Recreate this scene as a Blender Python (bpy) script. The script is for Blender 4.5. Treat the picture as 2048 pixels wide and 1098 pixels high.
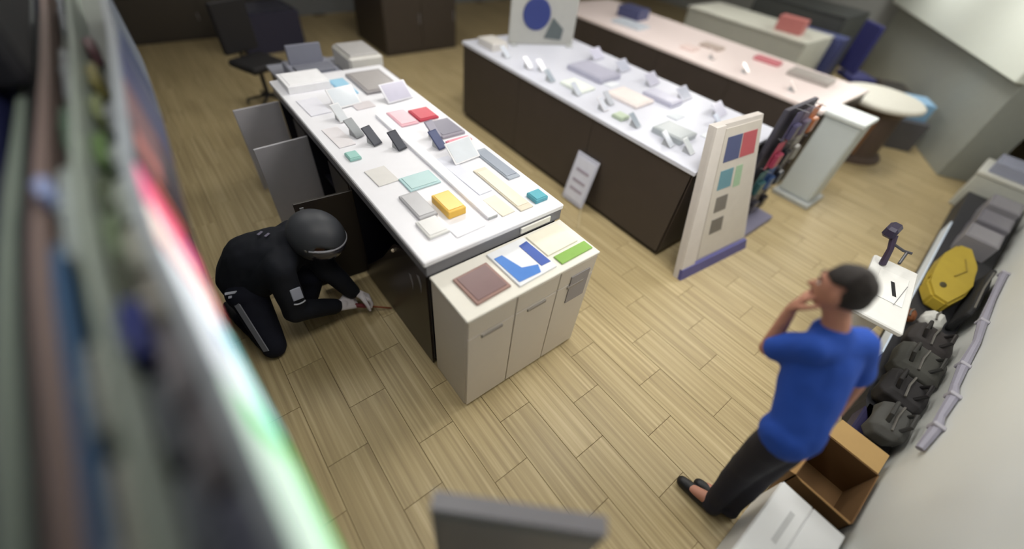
import bpy, bmesh, math, random
from mathutils import Vector, Matrix, noise, Quaternion
random.seed(7)
V = Vector
S = bpy.context.scene
for o in list(bpy.data.objects): bpy.data.objects.remove(o)
COL = S.collection

# ------------------------------------------------------------------ camera, world, lights, exposure
cd = bpy.data.cameras.new('camera'); cam = bpy.data.objects.new('camera', cd); COL.objects.link(cam)
cd.sensor_width = 36.0
cd.lens = 812.38 / 2048 * 36.0
cd.clip_start = 0.02
r_ = V((0.78548, -0.61214, 0.09113)); u_ = V((0.38986, 0.60378, 0.69531)); f_ = V((0.48065, 0.51062, -0.71291))
m = Matrix((r_, u_, -f_)).transposed().to_4x4(); m.translation = V((0, 0, 2.507)); cam.matrix_world = m
cd.dof.use_dof = True; cd.dof.focus_distance = 2.65; cd.dof.aperture_fstop = 0.23
S.camera = cam
S.view_settings.view_transform = 'Standard'; S.view_settings.look = 'None'
S.view_settings.exposure = 0.18; S.view_settings.gamma = 1.0; S.view_settings.use_curve_mapping = False
w = bpy.data.worlds.new('world'); S.world = w; w.use_nodes = True
w.node_tree.nodes['Background'].inputs[0].default_value = (0.8, 0.85, 1, 1)
w.node_tree.nodes['Background'].inputs[1].default_value = 0.05
LAMPS = [  # x, y, watts, where  (ceiling panels of the shop; dimmer ones over the wall aisle and the white-wall one are added fill)
    (2.3, 1.0, 18, 'over the near aisle corner of the cream cabinet'), (2.3, 3.4, 19, 'over the aisle between the first two counters'), (2.7, -0.35, 11, 'added as fill by the white wall over the soft bags'), (4.9, 1.0, 20, 'over the wire packet rack'), (4.9, 3.4, 17, 'over the aisle between the last two counters'),
    (7.6, 1.2, 19, 'over the white rounded table'), (7.6, 4.0, 17, 'over the pale grey cabinet'), (3.2, 6.2, 9, 'over the lone dark brown cabinet'), (10.0, 2.0, 28, 'by the corner bulkhead'),
    (0.35, 1.1, 5.5, 'added as fill right beside the lit signs'), (0.35, 3.3, 5, 'added as fill over the kneeling person'), (0.6, 6.2, 1.5, 'added as fill over the black swivel chair')]
for x, y, p, where in LAMPS:
    ld = bpy.data.lights.new('ceiling_lamp', 'AREA'); ld.shape = 'RECTANGLE'; ld.size = 1.15; ld.size_y = 0.55
    ld.energy = p; ld.color = (1.0, 0.975, 0.93)
    lo = bpy.data.objects.new('ceiling_lamp', ld); COL.objects.link(lo); lo.location = (x, y, 2.715)

# ------------------------------------------------------------------ materials
def lin(c):
    c = c / 255.0
    return c / 12.92 if c <= 0.04045 else ((c + 0.055) / 1.055) ** 2.4
def rgb(c): return (lin(c[0]), lin(c[1]), lin(c[2]), 1)
MATS = {}
def mat(c, rough=0.5, metal=0.0, var=0.06, scale=14.0, bump=0.0, emit=0.0, spec=0.4, coat=0.0, alpha=1.0):
    key = (tuple(c), rough, metal, var, scale, bump, emit, spec, coat, alpha)
    if key in MATS: return MATS[key]
    mt = bpy.data.materials.new('surface'); mt.use_nodes = True; nt = mt.node_tree; b = nt.nodes['Principled BSDF']
    col = rgb(c)
    tc = nt.nodes.new('ShaderNodeTexCoord'); nz = nt.nodes.new('ShaderNodeTexNoise'); nz.inputs['Scale'].default_value = scale; nz.inputs['Detail'].default_value = 3
    nt.links.new(tc.outputs['Object'], nz.inputs['Vector'])
    mx = nt.nodes.new('ShaderNodeMix'); mx.data_type = 'RGBA'
    mx.inputs['A'].default_value = tuple(v * (1 - var) for v in col[:3]) + (1,)
    mx.inputs['B'].default_value = tuple(min(1, v * (1 + var)) for v in col[:3]) + (1,)
    nt.links.new(nz.outputs['Fac'], mx.inputs['Factor'])
    nt.links.new(mx.outputs['Result'], b.inputs['Base Color'])
    b.inputs['Roughness'].default_value = rough; b.inputs['Metallic'].default_value = metal
    b.inputs['Specular IOR Level'].default_value = spec; b.inputs['Coat Weight'].default_value = coat
    if bump:
        bp = nt.nodes.new('ShaderNodeBump'); bp.inputs['Strength'].default_value = bump; bp.inputs['Distance'].default_value = 0.01
        nt.links.new(nz.outputs['Fac'], bp.inputs['Height']); nt.links.new(bp.outputs['Normal'], b.inputs['Normal'])
    if emit:
        nt.links.new(mx.outputs['Result'], b.inputs['Emission Color']); b.inputs['Emission Strength'].default_value = emit
    if alpha < 1: b.inputs['Alpha'].default_value = alpha
    MATS[key] = mt
    return mt

def floor_mat():
    mt = bpy.data.materials.new('parquet'); mt.use_nodes = True; nt = mt.node_tree; b = nt.nodes['Principled BSDF']
    oi = nt.nodes.new('ShaderNodeObjectInfo'); tc = nt.nodes.new('ShaderNodeTexCoord'); geo = nt.nodes.new('ShaderNodeNewGeometry')
    add = nt.nodes.new('ShaderNodeVectorMath'); add.operation = 'ADD'
    sc = nt.nodes.new('ShaderNodeVectorMath'); sc.operation = 'MULTIPLY'; sc.inputs[1].default_value = (52, 0.9, 1)
    nt.links.new(geo.outputs['Position'], sc.inputs[0])
    rv = nt.nodes.new('ShaderNodeVectorMath'); rv.operation = 'SCALE'; rv.inputs[0].default_value = (0, 0, 37)
    nt.links.new(oi.outputs['Random'], rv.inputs['Scale'])
    nt.links.new(sc.outputs[0], add.inputs[0]); nt.links.new(rv.outputs[0], add.inputs[1])
    nz = nt.nodes.new('ShaderNodeTexNoise'); nz.inputs['Scale'].default_value = 1.0; nz.inputs['Detail'].default_value = 2.5
    nt.links.new(add.outputs[0], nz.inputs['Vector'])
    cr = nt.nodes.new('ShaderNodeValToRGB'); e = cr.color_ramp.elements
    e[0].position = 0.30; e[0].color = rgb((158, 140, 104)); e[1].position = 0.72; e[1].color = rgb((196, 179, 140))
    k = cr.color_ramp.elements.new(0.52); k.color = rgb((178, 160, 120))
    nt.links.new(nz.outputs['Fac'], cr.inputs['Fac'])
    hs = nt.nodes.new('ShaderNodeHueSaturation')
    mp = nt.nodes.new('ShaderNodeMapRange'); mp.inputs['To Min'].default_value = 0.95; mp.inputs['To Max'].default_value = 1.04
    nt.links.new(oi.outputs['Random'], mp.inputs['Value']); nt.links.new(mp.outputs['Result'], hs.inputs['Value'])
    nt.links.new(cr.outputs['Color'], hs.inputs['Color']); nt.links.new(hs.outputs['Color'], b.inputs['Base Color'])
    b.inputs['Roughness'].default_value = 0.42; b.inputs['Specular IOR Level'].default_value = 0.35
    return mt

WHITE = mat((222, 220, 214), 0.4); OFFWHITE = mat((206, 200, 190), 0.45); GREY = mat((128, 128, 132), 0.45)
LGREY = mat((172, 174, 176), 0.45); DGREY = mat((70, 70, 74), 0.5); BLACK = mat((26, 26, 30), 0.45)
DARKBROWN = mat((68, 60, 55), 0.45, var=0.1, scale=6); STEEL = mat((150, 150, 156), 0.35, 0.6); NAVY = mat((34, 40, 84), 0.6)

# ------------------------------------------------------------------ mesh helpers
class MB:
    def __init__(s): s.bm = bmesh.new()
    def _place(s, vs, M):
        for v in vs: v.co = M @ v.co
    def box(s, lo, hi, bev=0.004, M=None):
        g = bmesh.ops.create_cube(s.bm, size=1.0); vs = g['verts']
        c = [(a + b) / 2 for a, b in zip(lo, hi)]; d = [abs(b - a) for a, b in zip(lo, hi)]
        for v in vs: v.co = V((c[0] + v.co.x * d[0], c[1] + v.co.y * d[1], c[2] + v.co.z * d[2]))
        es = list({e for v in vs for e in v.link_edges})
        bev = min(bev, min(d) * 0.3)
        if bev > 0:
            r = bmesh.ops.bevel(s.bm, geom=es, offset=bev, segments=1, affect='EDGES', profile=0.5)
            vs = list({v for f in r['faces'] for v in f.verts} | {v for v in vs if v.is_valid})
        if M is not None: s._place(vs, M)
        return s
    def tube(s, pts, rad, seg=10, cap=True):
        pts = [V(p) for p in pts]; n = len(pts); rad = rad if isinstance(rad, (list, tuple)) else [rad] * n
        rings = []; side = None
        for i, p in enumerate(pts):
            t = (pts[min(i + 1, n - 1)] - pts[max(i - 1, 0)]).normalized()
            if side is None:
                side = t.cross(V((0, 0, 1)));
                if side.length < 0.1: side = t.cross(V((1, 0, 0)))
            side = (side - t * side.dot(t)).normalized(); up = t.cross(side)
            rings.append([s.bm.verts.new(p + (side * math.cos(a) + up * math.sin(a)) * rad[i]) for a in [2 * math.pi * k / seg for k in range(seg)]])
        for a, b in zip(rings, rings[1:]):
            for k in range(seg): s.bm.faces.new((a[k], a[(k + 1) % seg], b[(k + 1) % seg], b[k]))
        if cap: s.bm.faces.new(rings[0][::-1]); s.bm.faces.new(rings[-1])
        return s
    def lathe(s, c, prof, seg=24):   # prof: (r, z) from bottom to top, closed by caps
        c = V(c); rings = [[s.bm.verts.new(c + V((r * math.cos(a), r * math.sin(a), z))) for a in [2 * math.pi * k / seg for k in range(seg)]] for r, z in prof]
        for a, b in zip(rings, rings[1:]):
            for k in range(seg): s.bm.faces.new((a[k], a[(k + 1) % seg], b[(k + 1) % seg], b[k]))
        s.bm.faces.new(rings[0][::-1]); s.bm.faces.new(rings[-1]); return s
    def prism(s, pts, d):            # polygon pts extruded by vector d
        a = [s.bm.verts.new(V(p)) for p in pts]; b = [s.bm.verts.new(V(p) + V(d)) for p in pts]; n = len(a)
        s.bm.faces.new(a[::-1]); s.bm.faces.new(b)
        for k in range(n): s.bm.faces.new((a[k], a[(k + 1) % n], b[(k + 1) % n], b[k]))
        return s
    def ellip(s, c, rx, ry, rz, M=None, sub=2, cut=None):
        g = bmesh.ops.create_icosphere(s.bm, subdivisions=sub, radius=1.0); vs = g['verts']
        if cut:
            dead = [v for v in vs if not cut(v.co)]; bmesh.ops.delete(s.bm, geom=dead, context='VERTS'); vs = [v for v in vs if v.is_valid]
        for v in vs:
            p = V((v.co.x * rx, v.co.y * ry, v.co.z * rz)); v.co = (M @ p if M else p) + V(c)
        return s
    def crumple(s, amt, f=9, seed=0):
        for v in s.bm.verts: v.co += noise.noise_vector(v.co * f + V((seed * 3.1, 0, 0))) * amt
        return s
    def build(s, name, material, parent=None, smooth=False):
        bmesh.ops.recalc_face_normals(s.bm, faces=s.bm.faces)
        me = bpy.data.meshes.new(name); s.bm.to_mesh(me); s.bm.free()
        if smooth:
            for p in me.polygons: p.use_smooth = True
        me.materials.append(material)
        return link(name, me, parent)
def link(name, me, parent=None):
    o = bpy.data.objects.new(name, me); COL.objects.link(o)
    if parent is not None:
        o.parent = parent; o.matrix_parent_inverse = parent_world(parent).inverted()
    return o
def parent_world(o):
    M = Matrix.LocRotScale(o.location, o.rotation_euler, o.scale)
    return (parent_world(o.parent) @ o.matrix_parent_inverse @ M) if o.parent else M
def tag(o, label=None, cat=None, group=None, kind=None):
    if label: o['label'] = label
    if cat: o['category'] = cat
    if group: o['group'] = group
    if kind: o['kind'] = kind
    return o
def thing(name, label, cat, loc, group=None):
    o = bpy.data.objects.new(name, None); o.empty_display_size = 0.1; COL.objects.link(o); o.location = loc
    return tag(o, label, cat, group)
def B(name, lo, hi, material, parent=None, bev=0.004, M=None, label=None):
    o = MB().box(lo, hi, bev, M).build(name, material, parent)
    if label: o['label'] = label
    return o
def struct(name, o): o['kind'] = 'structure'; return o
def rotM(c, ang): return Matrix.Translation(V(c)) @ Matrix.Rotation(ang, 4, 'Z') @ Matrix.Translation(-V(c))

# organic solids: tapered capsules and ellipsoids melted into one skin
def capsule(bm, p0, r0, p1, r1, seg=14):
    p0, p1 = V(p0), V(p1); t = p1 - p0; L = t.length; t = t / L if L > 1e-6 else V((0, 0, 1))
    side = t.cross(V((0, 0, 1)))
    if side.length < 0.1: side = t.cross(V((1, 0, 0)))
    side.normalize(); up = t.cross(side)
    prof = [(-r0 * math.sin(a), r0 * math.cos(a)) for a in (1.2, 0.8, 0.4, 0.0)] + [(L + r1 * math.sin(a), r1 * math.cos(a)) for a in (0.0, 0.4, 0.8, 1.2)]
    rings = [[bm.verts.new(p0 + t * z + (side * math.cos(a) + up * math.sin(a)) * r) for a in [2 * math.pi * k / seg for k in range(seg)]] for z, r in prof]
    for a, b in zip(rings, rings[1:]):
        for k in range(seg): bm.faces.new((a[k], a[(k + 1) % seg], b[(k + 1) % seg], b[k]))
    bm.faces.new(rings[0][::-1]); bm.faces.new(rings[-1])
def organic(name, caps, material, parent=None, voxel=0.012, smooth=6, ells=(), wrinkle=0.0, wf=9.0, grow=0.0):
    bm = bmesh.new()
    for p0, r0, p1, r1 in caps: capsule(bm, p0, r0 + grow, p1, r1 + grow)
    for c, rx, ry, rz, M in ells:
        g = bmesh.ops.create_icosphere(bm, subdivisions=3, radius=1.0)
        for v in g['verts']:
            p = V((v.co.x * (rx + grow), v.co.y * (ry + grow), v.co.z * (rz + grow))); v.co = (M @ p if M else p) + V(c)
    bmesh.ops.recalc_face_normals(bm, faces=bm.faces)
    me = bpy.data.meshes.new(name); bm.to_mesh(me); bm.free()
    t = bpy.data.objects.new('temp', me); COL.objects.link(t)
    rm = t.modifiers.new('r', 'REMESH'); rm.mode = 'VOXEL'; rm.voxel_size = voxel
    sm = t.modifiers.new('s', 'SMOOTH'); sm.factor = 0.5; sm.iterations = smooth
    dg = bpy.context.evaluated_depsgraph_get(); ev = t.evaluated_get(dg)
    out = bpy.data.meshes.new_from_object(ev, depsgraph=dg); bpy.data.objects.remove(t); bpy.data.meshes.remove(me)
    out.name = name
    if wrinkle:
        for v in out.vertices:
            n = noise.noise(v.co * wf) + 0.6 * noise.noise(V((v.co.x * 22, v.co.y * 22, v.co.z * 9)))
            v.co += v.normal * n * wrinkle
    for p in out.polygons: p.use_smooth = True
    out.materials.clear(); out.materials.append(material)
    return link(name, out, parent)

# ------------------------------------------------------------------ the room
FM = floor_mat()
fl = B('floor', (-0.9, -1.2, -0.08), (13.0, 10.2, -0.006), mat((120, 102, 74), 0.7), bev=0); struct('floor', fl)
BW, BL = 0.24, 0.72
rows = []
for i in range(int(13.6 / BW)):
    x0 = -0.62 + i * BW
    off = (i * 0.27) % BL
    for j in range(-1, int(10.4 / BL) + 1):
        y0 = -0.82 + off + j * BL
        rows.append(((x0 + BW / 2) ** 2 + (y0 + BL / 2) ** 2, x0, y0))
hidden = lambda x, y: (0.72 < x and x + BW < 1.62 and 1.1 < y and y + BL < 3.9) or (3.05 < x and x + BW < 4.36 and 1.3 < y and y + BL < 4.5) or x < -0.42 or y > 9.4 or y + BL < -0.75
rows = sorted(r for r in rows if not hidden(r[1], r[2]))
pm = MB().box((0, 0, -0.012), (BW - 0.0025, BL - 0.0025, 0.0), 0.0012); bmesh.ops.recalc_face_normals(pm.bm, faces=pm.bm.faces)
pme = bpy.data.meshes.new('plank'); pm.bm.to_mesh(pme); pm.bm.free(); pme.materials.append(FM)
for d, x0, y0 in rows[:298]:
    o = bpy.data.objects.new('plank', pme); COL.objects.link(o); o.parent = fl; o.location = (x0, y0, 0)
mb = MB()
for d, x0, y0 in rows[298:]:
    if x0 < 12.7: mb.box((x0, y0, -0.012), (x0 + BW - 0.0025, y0 + BL - 0.0025, 0.0), 0)
o = mb.build('far_planks', FM, fl); o['kind'] = 'stuff'

WALLM = mat((214, 216, 212), 0.6, var=0.03, scale=3); NAVYWALL = mat((24, 30, 72), 0.6)
struct('', B('wall_left', (-0.55, -0.95, 0), (-0.41, 10.0, 2.8), NAVYWALL, bev=0))
wr = struct('', B('wall_right', (-0.5, -0.95, 0), (12.6, -0.8, 2.8), WALLM, bev=0))
struct('', B('wall_back', (-0.5, 9.6, 0), (12.6, 9.75, 2.8), mat((120, 122, 124), 0.6), bev=0))
struct('', B('wall_far', (12.3, -0.8, 0), (12.45, 9.6, 2.8), mat((150, 152, 150), 0.6), bev=0))
ceil = struct('', B('ceiling', (-0.6, -0.95, 2.76), (12.6, 9.8, 2.86), mat((215, 215, 212), 0.7), bev=0))
struct('', B('baseboard_right', (-0.45, -0.8, 0), (12.3, -0.785, 0.07), LGREY))
LF = mat((250, 248, 240), 0.5, emit=4.0)
for x, y, p, where in LAMPS:
    t = thing('ceiling_light', 'flush rectangular ceiling light panel ' + where, 'ceiling light', (x, y, 2.76), 'ceiling light panels')
    t.location = (x, y, 2.76)
    B('frame', (x - 0.62, y - 0.32, 2.73), (x + 0.62, y + 0.32, 2.76), WHITE, t)
    B('diffuser', (x - 0.58, y - 0.28, 2.724), (x + 0.58, y + 0.28, 2.732), LF, t)
# angled bulkhead in the far corner
cM = rotM((7.6, 0.1, 0), math.radians(32))
tb = struct('', B('wall_corner', (7.75, -0.5, 1.22), (12.6, 0.1, 2.74), mat((226, 232, 224), 0.55, var=0.02), bev=0.01, M=cM))
B('wall_panel', (7.8, -0.5, 0), (12.4, -0.02, 1.22), mat((150, 154, 148), 0.6), tb, bev=0.005, M=cM)

# ------------------------------------------------------------------ long display counter in the middle
C1 = thing('display_counter', 'long white-topped display counter with forced open cupboard doors', 'counter', (1.16, 2.7, 0))
XL, XR, YF, YB = 0.70, 1.64, 1.40, 3.99
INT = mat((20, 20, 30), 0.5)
mb = MB()
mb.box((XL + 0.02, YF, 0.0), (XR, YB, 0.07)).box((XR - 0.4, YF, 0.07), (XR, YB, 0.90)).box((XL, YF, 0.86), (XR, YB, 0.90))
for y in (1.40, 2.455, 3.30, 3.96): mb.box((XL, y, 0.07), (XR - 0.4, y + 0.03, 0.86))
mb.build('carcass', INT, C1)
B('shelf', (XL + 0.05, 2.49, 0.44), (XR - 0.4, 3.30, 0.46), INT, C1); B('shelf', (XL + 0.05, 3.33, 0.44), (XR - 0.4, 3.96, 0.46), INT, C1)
TOP = mat((232, 232, 238), 0.25, var=0.02)
B('worktop', (XL - 0.03, YF - 0.02, 0.975), (XR + 0.03, YB, 1.012), TOP, C1, 0.006)
B('edge_trim', (XL - 0.02, YF - 0.018, 0.90), (XR + 0.02, YB - 0.01, 0.975), mat((112, 112, 118), 0.4), C1, label='grey trim below worktop')
B('price_rail', (XL + 0.62, YF - 0.030, 0.925), (XL + 0.86, YF - 0.018, 0.968), WHITE, C1)
DW = mat((168, 166, 172), 0.4); DB = mat((42, 36, 33), 0.35)
def door(y, mf, label, w=0.39, ang=0.0):
    M = rotM((XL, y, 0), ang)
    d = B('door', (XL - w, y, 0.055), (XL, y + 0.018, 0.83), mf, C1, 0.003, M, label)
    B('hinge', (XL - 0.05, y + 0.018, 0.16), (XL, y + 0.03, 0.21), STEEL, d, 0.002, M); B('hinge', (XL - 0.05, y + 0.018, 0.68), (XL, y + 0.03, 0.73), STEEL, d, 0.002, M)
    return d
dk = door(2.43, DB, 'open black cupboard door behind the helmet', 0.38, math.radians(-5))
B('lock', (XL - 0.35, 2.425, 0.77), (XL - 0.325, 2.431, 0.795), STEEL, dk, 0.001, rotM((XL, 2.43, 0), math.radians(-5)))
door(3.29, DW, 'open pale grey cupboard door, in the middle', 0.40, math.radians(4)); door(4.0, DW, 'open pale grey cupboard door, farthest', 0.37, math.radians(4))
B('door', (XL - 0.005, 2.49, 0.075), (XL + 0.013, 2.86, 0.84), DB, C1, 0.003, label='closed dark cupboard door')
B('door', (XL - 0.005, 3.34, 0.075), (XL + 0.013, 3.62, 0.84), DB, C1, 0.003, label='closed dark cupboard door')
PRY = mat((40, 33, 30), 0.34, var=0.25, scale=5, spec=0.5)
pp = MB().prism([(XL - 0.012, 1.41, 0.02), (XL - 0.012, 1.41, 0.93), (XL - 0.012, 1.56, 0.93), (XL - 0.012, 1.82, 0.80), (XL - 0.016, 2.02, 0.54), (XL - 0.02, 2.25, 0.30), (XL - 0.02, 2.47, 0.08), (XL - 0.02, 2.46, 0.02)], (0.016, 0, 0)).build('door_panel', PRY, C1)
pp['label'] = 'splintered dark brown door panel being forced'
MB().lathe((0, 0, 0), [(0.011, 0), (0.013, 0.006), (0.008, 0.016)], 12).build('knob', mat((220, 205, 180), 0.25, 0.3), pp)
kn = pp.children[0]; kn.matrix_parent_inverse = Matrix(); kn.location = (XL - 0.013, 1.81, 0.765); kn.rotation_euler = (0, -math.pi / 2, 0)
for (y, z, k) in ((1.60, 0.66, 0), (1.49, 0.74, 1)):
    MB().prism([(XL - 0.0135, y, z), (XL - 0.0135, y + 0.03, z + 0.06), (XL - 0.0135, y - 0.004, z + 0.075), (XL - 0.0135, y - 0.022, z + 0.01), (XL - 0.0135, y - 0.008, z - 0.06)], (0.003, 0, 0)).build('pale_blotch', mat((120, 118, 122), 0.4), pp)  # pale grey blotches on the dark panel
rz = thing('display_riser', 'long raised white strip lying along the middle counter top', 'riser', (1.2, 2.2, 1.0125))
B('strip', (1.16, 1.50, 1.0125), (1.235, 3.0, 1.035), mat((240, 240, 246), 0.3, var=0.01), rz, 0.004); B('end_cap', (1.165, 1.494, 1.0125), (1.23, 1.50, 1.033), LGREY, rz, 0.002)

# things lying on the counter
def slab(name, label, cat, x, y, sx, sy, h, c, z=1.0125, ang=0.0, group=None, screen=None, rough=0.4):
    t = thing(name, label, cat, (x, y, z), group); M = rotM((x, y, 0), ang)
    B('body', (x - sx / 2, y - sy / 2, z), (x + sx / 2, y + sy / 2, z + h), mat(c, rough), t, 0.004, M)
    if screen: B('cover' if h < 0.03 else 'lid', (x - sx * 0.42, y - sy * 0.42, z + h), (x + sx * 0.42, y + sy * 0.42, z + h + 0.004), mat(screen, 0.3), t, 0.001, M)
    return t
def gadget(label, x, y, z, c, scr, ang=0.0, w=0.075, h=0.15, cat='phone', group='handsets on show'):
    """a handset leaning on a small wedge stand"""
    t = thing('display_phone' if cat == 'phone' else 'tablet', label, cat, (x, y, z), group); M = rotM((x, y, 0), ang)
    st = MB().prism([(x - w * 0.35, y - 0.03, z), (x - w * 0.35, y + 0.05, z), (x - w * 0.35, y + 0.045, z + 0.05)], (w * 0.7, 0, 0)); st._place(st.bm.verts, M); st.build('stand', LGREY, t)
    T = M @ Matrix.Translation(V((x, y - 0.035, z + 0.004))) @ Matrix.Rotation(math.radians(38), 4, 'X')
    b = B('body', (-w / 2, 0, 0), (w / 2, h, 0.009), mat(c, 0.3), t, 0.003, T)
    B('screen', (-w * 0.44, h * 0.06, 0.009), (w * 0.44, h * 0.94, 0.0105), mat(scr, 0.15), b, 0.0003, T)
    return t
slab('white_box', 'large white carton on the far end of the middle counter', 'box', 0.90, 3.80, 0.34, 0.30, 0.06, (236, 236, 240), screen=(244, 244, 248))
slab('leaflet', 'sky blue leaflet beside the large white carton', 'leaflet', 1.16, 3.62, 0.13, 0.34, 0.012, (150, 200, 228), screen=(160, 206, 232))
slab('grey_tray', 'mid grey tray at the far aisle-side end of the middle counter', 'tray', 1.43, 3.62, 0.32, 0.46, 0.02, (150, 146, 148), screen=(166, 162, 162))
slab('price_card', 'flat red price card on the aisle side of the counter', 'card', 1.50, 2.86, 0.17, 0.20, 0.018, (186, 58, 78), screen=(196, 64, 82))
slab('price_card', 'pale pink price card next to the red card', 'card', 1.33, 2.88, 0.15, 0.26, 0.012, (226, 178, 190), screen=(232, 190, 200))
slab('price_card', 'narrow rose price card past the grey pad', 'card', 1.52, 2.37, 0.20, 0.06, 0.014, (214, 130, 150), screen=(222, 150, 166))
slab('keypad', 'grey pad lying between red and rose cards', 'keypad', 1.53, 2.58, 0.20, 0.26, 0.02, (150, 146, 158), screen=(136, 134, 148))
slab('leaflet', 'cream leaflet near the aisle edge of the counter', 'leaflet', 1.43, 1.72, 0.10, 0.52, 0.01, (214, 206, 188), screen=(222, 214, 198))
slab('leaflet', 'grey-blue leaflet strip along the aisle edge', 'leaflet', 1.575, 1.98, 0.10, 0.42, 0.012, (158, 166, 178), screen=(150, 158, 172))
slab('memory_card_box', 'small teal carton near the counter front corner', 'box', 1.56, 1.52, 0.10, 0.10, 0.03, (84, 160, 178), screen=(96, 170, 186))
slab('leaflet', 'pale cyan leaflet in the middle of the counter', 'leaflet', 1.02, 2.05, 0.22, 0.16, 0.012, (176, 206, 210), screen=(184, 212, 214))
slab('charger_box', 'orange yellow carton near the counter front', 'box', 1.03, 1.72, 0.12, 0.20, 0.05, (232, 186, 78), screen=(240, 196, 96))
slab('brochure_holder', 'grey brochure tray beside the orange yellow carton', 'tray', 0.88, 1.82, 0.12, 0.26, 0.02, (176, 176, 180), screen=(188, 188, 192))
slab('brochure_holder', 'white brochure tray near the front corner by the doors', 'tray', 0.85, 1.60, 0.13, 0.16, 0.02, (226, 226, 224), screen=(214, 214, 214))
slab('sticker_pack', 'small green-teal packet on the counter edge above the open doors', 'packet', 0.78, 2.52, 0.08, 0.10, 0.02, (150, 196, 190), screen=(160, 204, 198))
for i, (x, y, a, lb) in enumerate(((0.98, 2.62, 0.3, 'dark handset on a stand beside the green-teal packet'), (1.10, 2.48, 0.2, 'dark handset on a stand nearest the raised white strip'), (0.92, 2.78, 0.3, 'grey handset on a stand behind the dark pair'),
        (1.35, 2.36, 0.2, 'dark blue handset on a stand past the raised white strip'), (1.40, 2.50, 0.2, 'grey-violet handset on a stand beside the grey pad'), (0.92, 3.05, 0.2, 'white handset on a stand, middle row by the doors'))):
    gadget(lb, x, y, 1.012, ((70, 72, 80), (60, 62, 70), (150, 152, 156), (70, 76, 110), (140, 138, 156), (225, 225, 228))[i], ((96, 98, 106), (88, 90, 98), (160, 164, 168), (100, 106, 136), (170, 168, 182), (206, 210, 216))[i], a)
gadget('white tablet on a stand near the sky blue leaflet', 1.05, 3.28, 1.012, (222, 222, 226), (206, 212, 220), 0.1, 0.22, 0.17, 'tablet', 'tablets on show')
gadget('white tablet on a stand near the pink card', 1.46, 3.2, 1.012, (214, 214, 222), (190, 188, 206), 0.1, 0.24, 0.17, 'tablet', 'tablets on show')
gadget('white tablet on a stand in the middle of the aisle side', 1.42, 2.14, 1.012, (228, 228, 232), (214, 220, 228), 0.1, 0.22, 0.16, 'tablet', 'tablets on show')

for k, (x, y, sx, sy, c, lb) in enumerate(((0.84, 2.22, 0.14, 0.2, (214, 212, 210), 'light grey leaflet between the white and grey brochure trays and the cyan leaflet'), (0.80, 2.82, 0.12, 0.3, (224, 220, 224), 'blush white leaflet on the door-side edge near the handset pair'), (0.82, 3.36, 0.16, 0.3, (226, 226, 236), 'cool white leaflet on the door-side edge next to the white carton'),
        (1.3, 1.98, 0.1, 0.5, (212, 214, 226), 'long pale lilac leaflet beside the raised strip'), (1.30, 1.58, 0.1, 0.2, (226, 218, 200), 'short ivory leaflet near the strip end'), (1.16, 3.22, 0.16, 0.12, (206, 200, 204), 'small grey-rose leaflet between the two white tablets'), (1.02, 1.50, 0.2, 0.08, (232, 232, 238), 'thin white leaflet at the front edge'))):
    slab('leaflet', lb, 'leaflet', x, y, sx, sy, 0.007, c, 1.0125, 0.04)
# lower end of the counter: till desk
t = thing('till_desk', 'low grey-topped till desk joined to the far counter end', 'desk', (1.35, 4.45, 0))
B('body', (0.86, 4.02, 0), (1.86, 4.86, 0.80), DARKBROWN, t); B('desk_top', (0.84, 4.01, 0.80), (1.88, 4.88, 0.83), mat((150, 152, 164), 0.4), t)
t = thing('cash_register', 'grey cash register standing on the till desk', 'register', (1.15, 4.42, 0.83))
B('drawer', (0.94, 4.2, 0.83), (1.36, 4.64, 0.93), mat((148, 150, 164), 0.45), t, 0.008); B('keyboard', (0.98, 4.22, 0.93), (1.32, 4.42, 0.955), mat((120, 122, 134), 0.5), t)
B('screen', (0.98, 4.5, 0.93), (1.30, 4.53, 1.10), mat((126, 128, 142), 0.3), t, 0.006)
t = thing('printer', 'off-white boxy printer beside the grey register', 'printer', (1.62, 4.45, 0.83))
B('body', (1.45, 4.2, 0.83), (1.80, 4.66, 1.02), mat((196, 194, 190), 0.45), t, 0.02); B('paper_tray', (1.50, 4.12, 0.85), (1.75, 4.22, 0.87), mat((208, 206, 204), 0.4), t); B('lid', (1.48, 4.24, 1.02), (1.77, 4.62, 1.035), mat((180, 178, 178), 0.4), t, 0.006)

# white block at the counter front
C2 = thing('front_cabinet', 'low cream cabinet block closing the front counter end', 'cabinet', (1.17, 1.2, 0))
CR = mat((214, 206, 196), 0.4, var=0.02)
B('body', (0.70, 1.035, 0.0), (1.645, 1.376, 0.885), CR, C2, 0.004)
B('top', (0.692, 1.008, 0.885), (1.652, 1.376, 0.905), mat((222, 219, 210), 0.35, var=0.02), C2, 0.004)
for x0, x1 in ((0.702, 1.015), (1.021, 1.335), (1.341, 1.643)):
    d = B('drawer_front', (x0, 1.012, 0.74), (x1, 1.036, 0.88), CR, C2, 0.003); d2 = B('door', (x0, 1.012, 0.02), (x1, 1.036, 0.734), CR, C2, 0.003)
    B('handle', ((x0 + x1) / 2 - 0.07, 1.004, 0.70), ((x0 + x1) / 2 + 0.07, 1.014, 0.722), mat((150, 144, 138), 0.4), d2, 0.002)
B('notice', (1.44, 1.006, 0.56), (1.60, 1.0115, 0.80), mat((156, 152, 156), 0.5), C2, 0.001, label='small grey printed notice')
slab('photo_tray', 'brown and mauve photo leaflet on the cream cabinet', 'leaflet', 0.90, 1.18, 0.23, 0.22, 0.014, (150, 120, 112), 0.905, 0.05, screen=(128, 106, 106))
lf = slab('brand_leaflet', 'white leaflet with two blue shapes on the cream cabinet', 'leaflet', 1.19, 1.20, 0.28, 0.30, 0.012, (226, 228, 232), 0.905, 0.03)
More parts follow.
